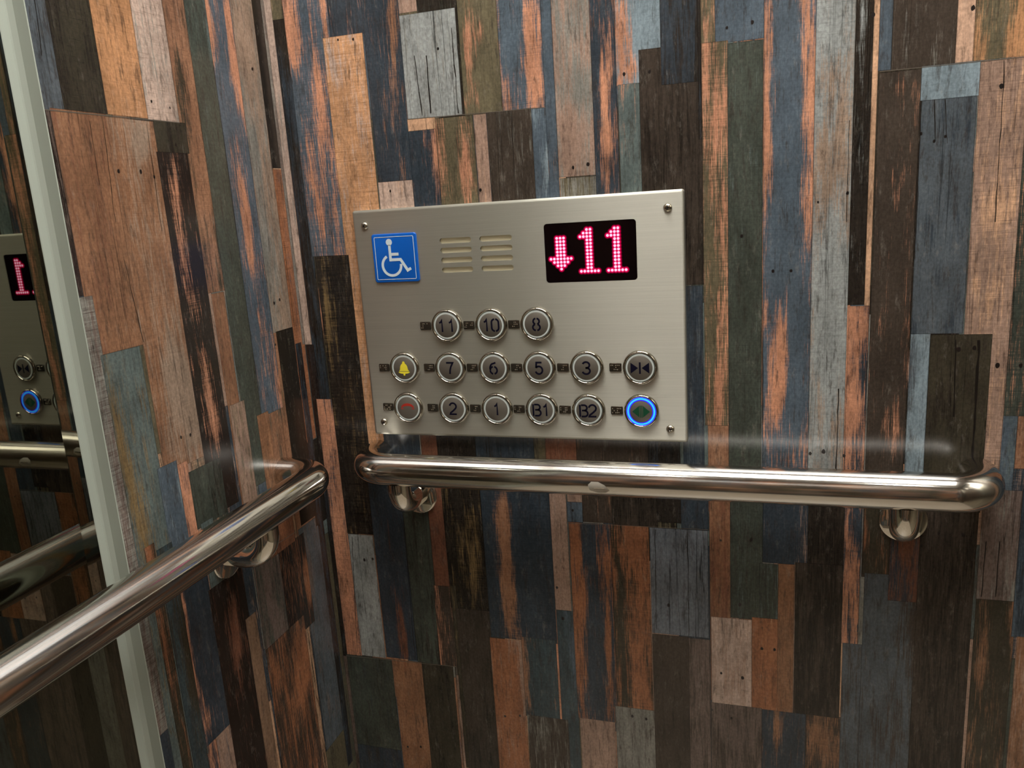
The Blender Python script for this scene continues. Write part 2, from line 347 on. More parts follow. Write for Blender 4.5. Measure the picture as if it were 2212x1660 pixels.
RIGHT_BLOBS = [(0.0296,1.448,0.0122,0.038,0.5),(0.0518,1.461,0.0060,0.060,-0.4),(0.0580,1.425,0.0055,0.056,0.35),(0.0777,1.473,0.0030,0.039,0.5),(0.0282,1.381,0.0155,0.031,-0.4),(0.0585,1.373,0.0037,0.036,0.35),(0.0629,1.336,0.0056,0.032,0.25),(0.0366,1.295,0.0076,0.044,0.3),(0.0454,1.250,0.0051,0.028,0.3),(0.0877,1.456,0.0024,0.015,0.3),(0.1065,1.454,0.0023,0.015,0.3),(0.0880,1.411,0.0095,0.020,0.5),(0.1147,1.332,0.0060,0.037,0.3),(0.0346,1.143,0.0079,0.035,0.3),(0.0358,1.101,0.0079,0.036,0.3),(0.1628,1.447,0.0079,0.044,0.4),(0.1537,1.389,0.0046,0.045,0.25),(0.2508,1.437,0.0064,0.028,-0.4),(0.2637,1.431,0.0064,0.016,-0.45),(0.2478,1.413,0.0054,0.029,-0.5),(0.2535,1.369,0.0076,0.024,-0.4),(0.2759,1.415,0.0048,0.043,0.4),(0.2387,1.356,0.0110,0.007,-0.4),(0.2905,1.448,0.0042,0.018,0.5),(0.3034,1.430,0.0093,0.037,-0.5),(0.3208,1.419,0.0077,0.042,0.4),(0.3042,1.379,0.0063,0.038,-0.5),(0.2918,1.375,0.0053,0.024,0.4),(0.3232,1.372,0.0078,0.029,0.5),(0.2375,1.341,0.0028,0.005,0.2),(0.1796,1.300,0.0069,0.047,-0.3),(0.1993,1.324,0.0040,0.031,0.5),(0.1981,1.268,0.0035,0.031,0.5),(0.2227,1.333,0.0056,0.030,-0.2),(0.2346,1.306,0.0078,0.030,0.35),(0.2050,1.293,0.0046,0.041,0.45),(0.2373,1.270,0.0045,0.031,0.25),(0.3310,1.279,0.0053,0.020,0.6),(0.3695,1.427,0.0148,0.027,0.3),(0.3712,1.358,0.0150,0.028,0.35),(0.3588,1.311,0.0128,0.029,-0.3),(0.3962,1.355,0.0049,0.023,-0.4),(0.3994,1.308,0.0070,0.029,-0.4),(0.4025,1.391,0.0068,0.018,-0.1),(0.3888,1.356,0.0030,0.096,0.4),(0.4080,1.268,0.0040,0.029,0.3),(0.4081,1.436,0.0029,0.027,0.4),(0.4182,1.421,0.0067,0.040,0.5),(0.4218,1.385,0.0058,0.027,0.5),(0.4321,1.374,0.0058,0.014,0.3),(0.4464,1.404,0.0094,0.036,-0.3),(0.4149,1.353,0.0039,0.019,0.5),(0.4168,1.306,0.0025,0.029,0.3),(0.5039,1.402,0.0023,0.013,0.4),(0.5357,1.396,0.0022,0.011,0.55),(0.5490,1.394,0.0018,0.009,0.5),(0.5199,1.365,0.0027,0.022,0.45),(0.5037,1.344,0.0037,0.041,0.3),(0.5159,1.298,0.0055,0.032,0.3),(0.5051,1.238,0.0043,0.038,-0.1),(0.5205,1.218,0.0047,0.039,0.4),(0.5222,1.174,0.0038,0.030,0.4),(0.5114,1.125,0.0034,0.015,0.2),(0.5157,1.038,0.0044,0.042,0.4),(0.5039,1.105,0.0073,0.062,-0.3),(0.5651,1.399,0.0039,0.039,0.6),(0.5672,1.351,0.0044,0.035,0.5),(0.5636,1.303,0.0031,0.055,0.5),(0.5631,1.239,0.0023,0.042,0.4),(0.5818,1.380,0.0095,0.088,-0.5),(0.6015,1.399,0.0055,0.034,0.6),(0.6029,1.348,0.0060,0.039,0.6),(0.6025,1.291,0.0052,0.045,0.6),(0.6035,1.232,0.0062,0.032,0.6),(0.6031,1.180,0.0040,0.038,0.45),(0.5853,1.270,0.0097,0.093,-0.5),(0.5793,1.201,0.0100,0.058,-0.5),(0.5639,1.109,0.0038,0.015,0.5),(0.5807,1.074,0.0056,0.036,0.75),(0.5764,1.028,0.0057,0.026,0.5),(0.5908,1.012,0.0094,0.031,-0.4),(0.5988,1.103,0.0082,0.060,-0.5),(0.6249,1.350,0.0126,0.017,0.3),(0.6343,1.310,0.0076,0.026,0.3),(0.6228,1.253,0.0130,0.041,0.4),(0.6374,1.188,0.0061,0.023,0.3),(0.6218,1.392,0.0125,0.025,-0.4),(0.6297,1.141,0.0133,0.034,-0.3),(0.6261,1.103,0.0135,0.080,-0.5),(0.6508,1.401,0.0041,0.021,0.5),(0.6527,1.256,0.0042,0.013,0.3),(0.6824,1.331,0.0024,0.013,0.5),(0.6993,1.329,0.0028,0.013,0.5),(0.6869,1.235,0.0033,0.018,0.4),(0.6993,1.217,0.0037,0.068,0.4),(0.7049,1.053,0.0030,0.044,0.4),(0.6894,1.004,0.0088,0.030,0.35),(0.6948,0.979,0.0088,0.031,0.25),(0.7626,1.375,0.0075,0.024,-0.3),(0.7832,1.373,0.0044,0.032,0.4),(0.7765,1.212,0.0156,0.026,0.35),(0.7826,1.296,0.0076,0.042,0.2),(0.7741,1.123,0.0199,0.023,0.2),(0.6532,1.093,0.0062,0.024,-0.45),(0.6621,1.063,0.0035,0.050,0.5),(0.6528,1.028,0.0054,0.030,-0.4),(0.6635,0.867,0.0056,0.033,0.4),(0.6568,0.888,0.0102,0.066,0.35),(0.6555,0.765,0.0058,0.035,0.3),(0.6552,0.827,0.0047,0.051,-0.3),(0.7350,1.005,0.0170,0.030,0.2),(0.0106,0.960,0.0083,0.045,-0.35),(0.0158,0.809,0.0071,0.069,-0.45),(0.0173,0.706,0.0058,0.058,-0.4),(0.0154,0.889,0.0098,0.040,0.2),(0.0898,0.834,0.0041,0.040,0.3),(0.0933,0.714,0.0055,0.049,0.75),(0.0973,0.666,0.0063,0.029,0.6),(0.1532,0.733,0.0047,0.041,0.5),(0.1491,0.658,0.0041,0.028,0.4),(0.2074,0.823,0.0126,0.039,0.4),(0.2065,0.771,0.0096,0.026,0.3),(0.2530,0.870,0.0085,0.025,0.75),(0.2516,0.814,0.0123,0.058,0.6),(0.2495,0.756,0.0113,0.040,0.5),(0.2531,0.717,0.0063,0.040,0.6),(0.2692,0.725,0.0031,0.040,0.4),(0.2293,0.780,0.0076,0.100,-0.5),(0.2871,0.816,0.0169,0.130,-0.5),(0.2686,0.665,0.0057,0.041,0.7),(0.2688,0.618,0.0045,0.042,0.5),(0.2898,0.655,0.0125,0.041,-0.2),(0.2859,0.694,0.0093,0.017,0.3),(0.3441,0.833,0.0081,0.037,0.5),(0.3588,0.840,0.0080,0.031,-0.6),(0.3495,0.759,0.0071,0.038,0.3),(0.3358,0.693,0.0090,0.067,0.4),(0.3615,0.696,0.0095,0.100,-0.5),(0.3779,0.711,0.0035,0.059,0.5),(0.4152,0.838,0.0144,0.036,0.5),(0.3970,0.794,0.0068,0.050,-0.2),(0.4242,0.766,0.0067,0.037,0.3),(0.4188,0.671,0.0103,0.052,0.35),(0.3967,0.700,0.0069,0.065,-0.35),(0.6049,0.863,0.0058,0.039,0.6),(0.5827,0.878,0.0098,0.045,-0.4),(0.5175,0.913,0.0051,0.034,0.2),(0.5802,0.617,0.0052,0.038,0.5),(0.6269,0.612,0.0101,0.019,0.4),(0.6428,0.583,0.0101,0.019,0.3),(0.6835,0.852,0.0064,0.022,0.2),(0.7218,0.761,0.0041,0.045,0.5),(0.7107,0.859,0.0090,0.032,0.4),(0.6866,0.763,0.0094,0.069,-0.4),(0.7887,0.735,0.0044,0.068,0.4),(0.8139,0.787,0.0038,0.032,0.5),(0.8039,0.775,0.0086,0.044,-0.3),(0.8192,0.738,0.0026,0.033,0.3),]
RIGHT_NAILS = [(0.0920,1.4430,0.0015),(0.1114,1.4413,0.0017),(0.1398,1.2701,0.0016),(0.2142,1.4196,0.0019),(0.2525,1.2637,0.0020),(0.3615,1.2806,0.0020),(0.3781,1.2828,0.0024),(0.4204,1.3711,0.0021),(0.4469,1.3706,0.0020),(0.5246,1.4038,0.0017),(0.5490,1.4060,0.0021),(0.6589,1.3991,0.0025),(0.7434,1.3945,0.0024),(0.7052,1.2867,0.0017),(0.7168,1.2789,0.0017),(0.7262,1.2824,0.0017),(0.6133,1.2279,0.0014),(0.6409,1.2352,0.0020),(0.5388,1.1978,0.0019),(0.5705,1.1598,0.0019),(0.5884,1.1596,0.0019),(0.6521,1.1317,0.0024),(0.7707,1.3236,0.0025),(0.7487,1.0748,0.0028),(0.7627,1.0761,0.0024),(0.7841,1.0581,0.0028),(0.8043,1.0581,0.0023),(0.6105,0.9605,0.0021),(0.6241,0.9630,0.0026),(0.6447,0.9590,0.0021),(0.5489,0.8548,0.0023),(0.5156,0.8520,0.0014),(0.5366,0.7725,0.0024),(0.5617,0.7183,0.0021),(0.5757,0.7187,0.0021),(0.5152,0.6801,0.0019),(0.5398,0.6771,0.0025),(0.5268,0.6205,0.0019),(0.5034,0.6286,0.0019),(0.7404,0.8754,0.0024),(0.7632,0.8753,0.0024),(0.3417,0.8792,0.0018),(0.3221,0.7325,0.0026),(0.3165,0.7747,0.0019),(0.2348,0.5799,0.0018),(0.2558,0.5837,0.0018),(0.4059,0.6052,0.0023),(0.4233,0.6038,0.0023),(0.4542,0.7639,0.0024),(0.0501,0.7917,0.0024),(0.0628,0.7940,0.0020),(0.1287,0.7766,0.0020),(0.0856,0.5088,0.0019),(0.1059,0.5121,0.0019),(0.2017,0.7840,0.0016),]
RIGHT_CRACKS = [(0.1852,1.4156,0.1886,1.3507,0.00180),(0.1997,1.4140,0.1990,1.3523,0.00210),(0.2319,1.4391,0.2326,1.3492,0.00180),(0.6663,1.3473,0.7875,1.3472,0.00096),(0.1698,1.3484,0.3337,1.3460,0.00096),(0.0045,0.6425,0.1708,0.6458,0.00108),(0.3345,0.8626,0.5017,0.8643,0.00078),(0.0831,1.4867,0.0879,1.4490,0.00090),(0.7150,1.3171,0.7176,1.2788,0.00120),(0.7245,1.3162,0.7281,1.2758,0.00120),(0.7719,1.3461,0.7734,1.1992,0.00120),(0.6407,1.3049,0.6404,1.2066,0.00090),(0.4960,1.4332,0.4993,1.3176,0.00150),(0.5605,1.1338,0.5615,0.9427,0.00090),(0.6377,1.0333,0.6372,0.9429,0.00180),(0.5118,1.1846,0.5118,1.1841,0.00060),(0.5094,0.8619,0.5094,0.8613,0.00060),(0.4780,0.8598,0.4776,0.7234,0.00132),(0.4404,0.8603,0.4390,0.7303,0.00120),(0.0352,0.8242,0.0228,0.6497,0.00132),(0.1144,0.8652,0.1109,0.6496,0.00120),(0.7457,1.0843,0.7478,1.0048,0.00180),(0.7663,1.0841,0.7674,0.9556,0.00360),(0.2489,1.3452,0.2511,1.2591,0.00072),(0.2950,1.3444,0.2932,1.2513,0.00090),(0.2774,1.3460,0.2751,1.2524,0.00060),(0.7852,0.8695,0.7846,0.8057,0.00150),(0.7979,0.8704,0.7976,0.8070,0.00150),(0.5657,0.8258,0.5646,0.7617,0.00090),(0.7039,1.3161,0.7047,1.1668,0.00090),]
LEFT_PLANKS = [
 (-0.3414,-0.3194,1.345,2.400,'blugr','dark',0.4,0.6,0.2),
 (-0.3199,-0.2721,1.347,2.400,'olvdk','char',0.5,0.2,0.9),
 (-0.2721,-0.2219,1.347,2.400,'ochor','tan',0.25,0.3,0.5),
 (-0.2219,-0.1778,1.346,2.400,'pink','grey',0.35,0.2,0.7),
 (-0.1778,-0.1449,1.174,2.400,'brownor','olvdk',0.5,0.2,0.6),
 (-0.1449,-0.1103,0.945,2.400,'green','teal',0.25,0.1,0.2),
 (-0.1103,-0.0661,1.021,2.400,'blue','orange',0.3,0.1,0.3),
 (-0.0661,-0.0242,1.113,2.400,'tanbr','grey',0.4,0.3,0.2),
 (-0.0242,0.0006,1.306,2.400,'char','grey',0.2,0.7,0.2),
 (-0.3405,-0.3331,1.192,1.345,'dark','pinkdk',0.4,0.2,0.1),
 (-0.3348,-0.2746,1.138,1.347,'brownor3','redbr',0.4,0.6,0.3),
 (-0.2764,-0.2156,1.008,1.345,'brownor3','tanbr',0.4,0.5,0.3),
 (-0.2159,-0.1696,1.317,1.347,'olvdk','char',0.4,0.5,0.2),
 (-0.2178,-0.1728,0.940,1.317,'dark','orange',0.24,0.3,0.4),
 (-0.1684,-0.1470,0.925,1.173,'brownor3','redbr',0.4,0.1,0.2),
 (-0.0605,-0.0232,0.863,1.114,'char','olvdk',0.3,0.3,0.6),
 (-0.0239,-0.0011,0.963,1.305,'brownor2','bluedk',0.3,0.1,0.9),
 (-0.0061,0.0123,1.088,2.400,'pinkdk','grey',0.5,0.1,0.3),
 (-0.3413,-0.3256,0.761,1.191,'pinkdk','grey',0.5,0.5,0.9),
 (-0.3286,-0.2811,0.697,1.138,'teal','ochre',0.35,0.3,0.3),
 (-0.1197,-0.0969,0.845,1.025,'brownor3','ochor',0.3,0.1,0.3),
 (-0.1658,-0.1385,0.877,1.049,'pinkbr','olive',0.4,0.2,0.4),
 (-0.2590,-0.2430,0.879,1.012,'orange','bluedk',0.4,0.2,0.2),
 (-0.2441,-0.1934,0.936,0.999,'green','char',0.4,0.4,0.1),
 (-0.2854,-0.2580,0.869,1.017,'blue','bluelt',0.3,0.1,0.1),
 (-0.0685,-0.0091,0.540,0.861,'blugr','pinkdk',0.35,0.3,0.2),
 (-0.0267,0.0135,0.848,0.962,'char','olvdk',0.3,0.3,0.6),
 (-0.2383,-0.2187,0.710,0.940,'teal','green',0.4,0.2,0.2),
 (-0.2858,-0.2401,0.705,0.896,'bluedk','orange',0.25,0.1,0.2),
 (-0.3039,-0.2823,0.000,0.940,'bluegrn','olvdk',0.4,0.2,0.1),
 (-0.3186,-0.3049,0.000,0.949,'olvdk','brownor2',0.35,0.2,0.3),
 (-0.2428,-0.1844,0.000,0.866,'dark','redbr',0.3,0.2,0.1),
 (-0.1918,-0.1720,0.000,0.804,'tandk','pinkdk',0.3,0.1,0.2),
 (-0.1652,-0.1128,0.745,0.865,'pinkdk','green',0.45,0.4,0.3),
 (-0.1147,-0.0573,0.728,0.853,'dark','brownor2',0.35,0.1,0.1),
 (-0.1648,-0.0804,0.000,0.749,'brownk','brownor2',0.45,0.1,0.2),
 (-0.1360,-0.0766,0.850,0.886,'redbr','brownor2',0.5,0.1,0.2),
 (-0.0226,-0.0093,0.479,1.092,'dark','bluedk',0.5,0.2,0.1),
]
LEFT_BLOBS = [(-0.2940,1.415,0.0103,0.015,-0.3),(-0.2485,1.360,0.0071,0.017,0.4),(-0.2020,1.407,0.0131,0.026,0.3),(-0.1659,1.446,0.0084,0.027,-0.4),(-0.1502,1.401,0.0059,0.028,-0.5),(-0.1529,1.342,0.0074,0.056,-0.3),(-0.1568,1.276,0.0090,0.047,-0.3),(-0.1641,1.386,0.0057,0.027,0.3),(-0.1103,1.448,0.0047,0.038,0.7),(-0.0744,1.468,0.0051,0.029,0.6),(-0.0729,1.421,0.0060,0.045,0.6),(-0.0658,1.378,0.0053,0.041,0.4),(-0.1083,1.354,0.0115,0.059,-0.3),(-0.1018,1.286,0.0050,0.030,0.4),(-0.0881,1.261,0.0070,0.046,0.7),(-0.0911,1.209,0.0070,0.031,0.5),(-0.0847,1.116,0.0091,0.043,0.25),(-0.0683,1.039,0.0076,0.033,0.5),(-0.0553,1.443,0.0144,0.030,-0.3),(-0.0480,1.359,0.0130,0.031,-0.1),(-0.0551,1.328,0.0110,0.031,0.5),(-0.0560,1.222,0.0113,0.080,0.4),(-0.2384,1.328,0.0154,0.021,0.5),(-0.2885,1.160,0.0114,0.033,-0.2),(-0.2337,1.066,0.0202,0.046,0.6),(-0.2384,1.105,0.0131,0.036,0.5),(-0.1972,1.286,0.0054,0.027,0.6),(-0.2036,1.222,0.0068,0.032,0.5),(-0.1969,1.165,0.0085,0.028,0.3),(-0.1957,1.106,0.0057,0.043,0.5),(-0.1944,1.045,0.0103,0.043,0.4),(-0.1974,1.131,0.0085,0.019,-0.3),(-0.3237,1.081,0.0053,0.049,0.4),(-0.3196,0.999,0.0077,0.042,0.5),(-0.3128,0.949,0.0068,0.035,0.4),(-0.2809,0.874,0.0044,0.028,0.6),(-0.2852,0.824,0.0050,0.037,0.6),(-0.2833,0.770,0.0064,0.028,0.5),(-0.2738,0.730,0.0093,0.014,0.4),(-0.2651,0.850,0.0098,0.047,-0.4),(-0.3130,0.851,0.0058,0.045,0.4),(-0.0805,0.919,0.0057,0.022,0.3),(-0.1086,0.653,0.0116,0.035,0.3),(-0.0932,0.697,0.0118,0.035,0.5),(-0.1667,0.692,0.0102,0.033,0.2),(-0.0558,0.788,0.0125,0.035,0.4),(-0.0309,0.742,0.0110,0.049,-0.2),(-0.2059,0.817,0.0076,0.030,0.3),(-0.2140,0.782,0.0090,0.041,0.5),]
LEFT_NAILS = [(-0.2137,1.3637,0.0015),(-0.1889,1.3600,0.0013),(-0.2260,1.2933,0.0017),(-0.2428,1.2978,0.0021),(-0.2707,1.2976,0.0021),(-0.1883,1.3248,0.0018),(0.0089,1.4454,0.0022),(-0.0396,1.4160,0.0021),(-0.0441,1.1506,0.0022),(-0.0565,1.1483,0.0022),(-0.2463,1.0375,0.0018),(-0.2327,1.0359,0.0019),(0.0063,1.1369,0.0035),(-0.2809,0.7184,0.0014),(-0.0647,1.0989,0.0016),(-0.1580,0.7850,0.0013),(-0.1380,0.7800,0.0014),(-0.0192,0.8467,0.0018),(-0.0457,0.8527,0.0018),(-0.0582,0.5880,0.0018),]
LEFT_CRACKS = [(-0.3406,1.3449,-0.1778,1.3468,0.00132),(-0.2795,1.3405,-0.2844,1.2526,0.00096),(-0.2944,1.3394,-0.2958,1.2852,0.00084),(-0.2255,1.3446,-0.2271,1.2416,0.00096),(-0.2819,1.2191,-0.2753,1.1402,0.00090),(-0.1383,0.8634,-0.0746,0.8607,0.00090),(-0.3023,1.1622,-0.3025,1.1537,0.00060),(-0.0193,1.2202,-0.0198,1.1171,0.00108),(-0.3300,1.4299,-0.3331,1.3875,0.00120),(-0.1447,1.4678,-0.1439,1.4593,0.00060),(-0.1099,1.3542,-0.1093,1.2050,0.00084),]


def wood_material():
    m = bpy.data.materials.new('plank_laminate'); m.use_nodes = True
    t = NT(m); b = t.b
    pos = t.n('ShaderNodeAttribute', attribute_name='wallpos').outputs['Vector']      # (u, z, plank seed)
    A = t.n('ShaderNodeAttribute', attribute_name='tone_a').outputs['Color']
    B = t.n('ShaderNodeAttribute', attribute_name='tone_b').outputs['Color']
    par = t.n('ShaderNodeAttribute', attribute_name='mixing')                           # (bias, cracks, saw)
    sp = t.n('ShaderNodeSeparateXYZ'); t.set(sp.inputs[0], par.outputs['Vector'])
    bias, ck, sw = sp.outputs
    loc = t.n('ShaderNodeAttribute', attribute_name='local')                            # (edge distance u, edge distance z, 0)
    l_ = t.n('ShaderNodeSeparateXYZ'); t.set(l_.inputs[0], loc.outputs['Vector'])
    p_ = t.n('ShaderNodeSeparateXYZ'); t.set(p_.inputs[0], t.n('ShaderNodeAttribute', attribute_name='plank_size').outputs['Vector'])
    edge_u = t.math('MINIMUM', l_.outputs[0], t.math('SUBTRACT', p_.outputs[0], l_.outputs[0]))
    edge_z = t.math('MINIMUM', l_.outputs[1], t.math('SUBTRACT', p_.outputs[1], l_.outputs[1]))
    fibre = t.noise(t.vmul(pos, (1300, 34, 7)), 1.0, 4, 0.65)
    fibre2 = t.noise(t.vmul(pos, (420, 14, 7)), 1.0, 3, 0.6)
    saw = t.noise(t.vmul(pos, (40, 900, 7)), 1.0, 3, 0.6)
    patch = t.noise(t.vmul(pos, (120, 13, 5)), 1.0, 6, 0.72, 0.25)
    cloud = t.noise(t.vmul(pos, (38, 16, 5)), 1.0, 3, 0.55)
    fleck = t.noise(t.vmul(pos, (420, 260, 7)), 1.0, 2, 0.6)
    # paint / bare wood mask with a ragged fibre edge
    f = t.math('ADD', bias, t.math('MULTIPLY', t.math('SUBTRACT', patch, 0.5), 1.05))
    f = t.math('ADD', f, t.math('MULTIPLY', t.math('SUBTRACT', fibre, 0.5), 0.85))
    f = t.math('ADD', f, t.math('MULTIPLY', t.math('SUBTRACT', fibre2, 0.5), 0.45))
    f = t.math('ADD', f, t.math('MULTIPLY', t.math('MULTIPLY', t.math('SUBTRACT', saw, 0.5), sw), 0.5))
    fac = t.ramp(f, 0.36, 0.66)
    col = t.mix(fac, A, B)
    # dusty worn film and darker grime inside the planks
    wear = t.noise(t.vmul(pos, (150, 42, 6)), 1.0, 6, 0.75)
    grime = t.noise(t.vmul(pos, (210, 30, 8)), 1.0, 6, 0.75, 0.3)
    col = t.mix(t.ramp(wear, 0.54, 0.74, 0.0, 0.24), col, srgb(150, 142, 130))
    col = t.mix(t.ramp(grime, 0.50, 0.68, 0.0, 0.62), col, srgb(52, 44, 38))
    # value variation
    v = t.math('ADD', 0.76, t.math('MULTIPLY', fibre, 0.62))
    v = t.math('MULTIPLY', v, t.ramp(cloud, 0.25, 0.75, 0.78, 1.22))
    v = t.math('MULTIPLY', v, t.math('ADD', 1.0, t.math('MULTIPLY', t.math('MULTIPLY', t.math('SUBTRACT', saw, 0.5), sw), 0.95)))
    v = t.math('MULTIPLY', v, t.ramp(fleck, 0.3, 0.7, 0.86, 1.16))
    # fine dark saw / grain hairlines
    hl = t.ramp(saw, 0.30, 0.42, 0.0, 1.0)
    hl = t.math('ADD', t.math('MULTIPLY', hl, sw), t.math('SUBTRACT', 1.0, sw))
    v = t.math('MULTIPLY', v, t.math('ADD', 0.72, t.math('MULTIPLY', hl, 0.28)))
    # long drying cracks: contour line of a stretched noise
    cr = t.math('ABSOLUTE', t.math('SUBTRACT', t.noise(t.vmul(pos, (85, 1.5, 9)), 1.0, 2, 0.5, 0.35), 0.5))
    crm = t.ramp(cr, 0.002, 0.012, 1.0, 0.0)
    crm = t.math('MULTIPLY', crm, t.ramp(fibre2, 0.30, 0.55, 0.45, 1.0))
    crm = t.math('MULTIPLY', crm, ck)
    v = t.math('MULTIPLY', v, t.math('SUBTRACT', 1.0, t.math('MULTIPLY', crm, 0.75)))
    # plank edges: thin dark joint with a ragged width
    ew = t.math('ADD', 0.0003, t.math('MULTIPLY', fibre2, 0.0011))
    eu = t.math('SUBTRACT', 1.0, t.math('DIVIDE', edge_u, ew), clamp=True)
    ez = t.math('SUBTRACT', 1.0, t.math('DIVIDE', edge_z, t.math('MULTIPLY', ew, 0.8)), clamp=True)
    e = t.math('MAXIMUM', eu, ez)
    v = t.math('MULTIPLY', v, t.math('SUBTRACT', 1.0, t.math('MULTIPLY', e, 0.62)))
    # pale worn fibres along some edges
    wf = t.math('MULTIPLY', t.ramp(edge_u, 0.0004, 0.003, 1.0, 0.0), t.ramp(fibre, 0.60, 0.72))
    wf = t.math('MULTIPLY', wf, ck)
    vc = t.n('ShaderNodeCombineColor')
    for i in range(3): t.set(vc.inputs[i], v)
    col = t.mix(1.0, col, vc.outputs[0], 'MULTIPLY')
    col = t.mix(t.math('MULTIPLY', wf, 0.45), col, (0.42, 0.38, 0.31, 1))
    hs = t.n('ShaderNodeHueSaturation'); hs.inputs['Saturation'].default_value = 0.90; t.set(hs.inputs['Color'], col)
    t.set(b.inputs['Base Color'], hs.outputs[0])
    t.set(b.inputs['Roughness'], t.math('ADD', 0.17, t.math('MULTIPLY', fibre2, 0.10)))
    b.inputs['Specular IOR Level'].default_value = 0.5
    return m

WOOD = wood_material()
NAIL = mat('nail_hole_print', srgb(26, 20, 18), 0.35)
SEAM = mat('dark_crack_print', srgb(24, 20, 17), 0.3)
SEAML = mat('laminate_joint_line', srgb(96, 88, 78), 0.35)

def build_wall(name, planks, blobs, nails, cracks, u_lo, u_hi, to3d, seed, base=None, holes=None):
    """one wall sheet: planks are rectangles in wall coordinates, later ones win"""
    rnd = random.Random(seed)
    keys = ['blue', 'orange', 'green', 'brownk', 'pinkbr', 'bluedk', 'grey', 'olive', 'char', 'brownor', 'tan', 'teal', 'olvdk']
    allp = []
    u = u_lo-0.01
    while u < u_hi:                                  # planks for the parts of the sheet the photo does not show
        wd = rnd.uniform(0.018, 0.055); z = -rnd.uniform(0, 0.3)
        while z < CAR_Z:
            h = rnd.uniform(0.18, 0.55); a, b_ = rnd.sample(keys, 2)
            allp.append((u, u+wd, z, z+h, a, b_, rnd.uniform(0.2, 0.5), rnd.uniform(0, 0.6), rnd.uniform(0.1, 0.6)))
            z += h
        u += wd
    allp += planks
    # clip
    pl = []
    for p in allp:
        a, b_ = max(p[0], u_lo), min(p[1], u_hi); c, d = max(p[2], 0.0), min(p[3], CAR_Z)
        if b_-a > 1e-4 and d-c > 1e-4: pl.append((a, b_, c, d)+tuple(p[4:])+((rnd.random()*5,)))
    us = sorted(set([round(p[0], 4) for p in pl]+[round(p[1], 4) for p in pl]+[u_lo, u_hi]))
    verts, faces, fp = [], [], []
    for ua, ub in zip(us, us[1:]):
        if ub-ua < 5e-5: continue
        um = (ua+ub)/2
        act = [i for i, p in enumerate(pl) if p[0]-5e-5 <= um <= p[1]+5e-5]
        zs = sorted(set([0.0, CAR_Z]+[round(pl[i][2], 4) for i in act]+[round(pl[i][3], 4) for i in act]))
        runs = []
        for za, zb in zip(zs, zs[1:]):
            zm = (za+zb)/2
            own = [i for i in act if pl[i][2] <= zm <= pl[i][3]]
            k = own[-1] if own else 0
            if runs and runs[-1][2] == k: runs[-1][1] = zb
            else: runs.append([za, zb, k])
        for za, zb, k in runs:
            nu = max(1, int((ub-ua)/0.007)); nz = max(1, int((zb-za)/0.014)) if zb > 0.4 and za < 1.55 else 1
            base_i = len(verts)
            for i in range(nu+1):
                for j in range(nz+1):
                    verts.append((ua+(ub-ua)*i/nu, za+(zb-za)*j/nz))
            for i in range(nu):
                for j in range(nz):
                    q = base_i+i*(nz+1)+j
                    faces.append((q, q+1, q+nz+2, q+nz+1)); fp.append(k)
    me = bpy.data.meshes.new(name)
    V3 = [to3d(a, b_, 0.0) for a, b_ in verts]
    nv = len(verts)
    extra_f, extra_m = [], []
    def add_poly(pts, m_i, h):
        s = len(V3)
        for a, b_ in pts: V3.append(to3d(a, b_, h)); verts.append((a, b_))
        extra_f.append(tuple(range(s, s+len(pts)))); extra_m.append(m_i)
    for (a, b_, r) in nails:
        ang = rnd.random()*6
        add_poly([(a+r*rnd.uniform(0.75, 1.0)*math.cos(t*PI/5+ang)*0.85, b_+r*rnd.uniform(0.8, 1.15)*math.sin(t*PI/5+ang)) for t in range(10)], 1, 0.0001)
    for (a, b_, c, d, wd) in cracks:
        n = max(3, int(math.hypot(c-a, d-b_)/0.012)); vert = abs(d-b_) > abs(c-a)
        mi = 2 if vert else 3
        jit = 0.00025 if vert else 0.0
        q = [(a+(c-a)*i/n+(rnd.gauss(0, jit) if vert else 0), b_+(d-b_)*i/n) for i in range(n+1)]
        for i in range(n):
            w1 = wd/2*rnd.uniform(0.3, 0.85) if vert else wd/3; w2 = wd/2*rnd.uniform(0.3, 0.85) if vert else wd/3
            (x1, z1), (x2, z2) = q[i], q[i+1]
            if vert: add_poly([(x1-w1, z1), (x1+w1, z1), (x2+w2, z2), (x2-w2, z2)], mi, 0.0001)
            else: add_poly([(x1, z1-w1), (x2, z2-w2), (x2, z2+w2), (x1, z1+w1)], mi, 0.0001)
    me.from_pydata(V3, [], faces+extra_f)
    me.update()
    for m_ in (WOOD, NAIL, SEAM, SEAML): me.materials.append(m_)
    nF = len(faces)
    for i, mi in enumerate(extra_m): me.polygons[nF+i].material_index = mi
    at = {}
    for nm, ty in (('wallpos', 'FLOAT_VECTOR'), ('mixing', 'FLOAT_VECTOR'), ('local', 'FLOAT_VECTOR'), ('plank_size', 'FLOAT_VECTOR'), ('tone_a', 'FLOAT_COLOR'), ('tone_b', 'FLOAT_COLOR')):
        at[nm] = me.attributes.new(nm, ty, 'CORNER')
    n_loops = len(me.loops)
    buf = {k: [0.0]*(n_loops*(4 if 'tone' in k else 3)) for k in at}
    bl = {}
    for i, p in enumerate(pl):
        bl[i] = [q for q in blobs if p[0]-0.004 <= q[0] <= p[1]+0.004 and p[2]-0.05 <= q[1] <= p[3]+0.05]
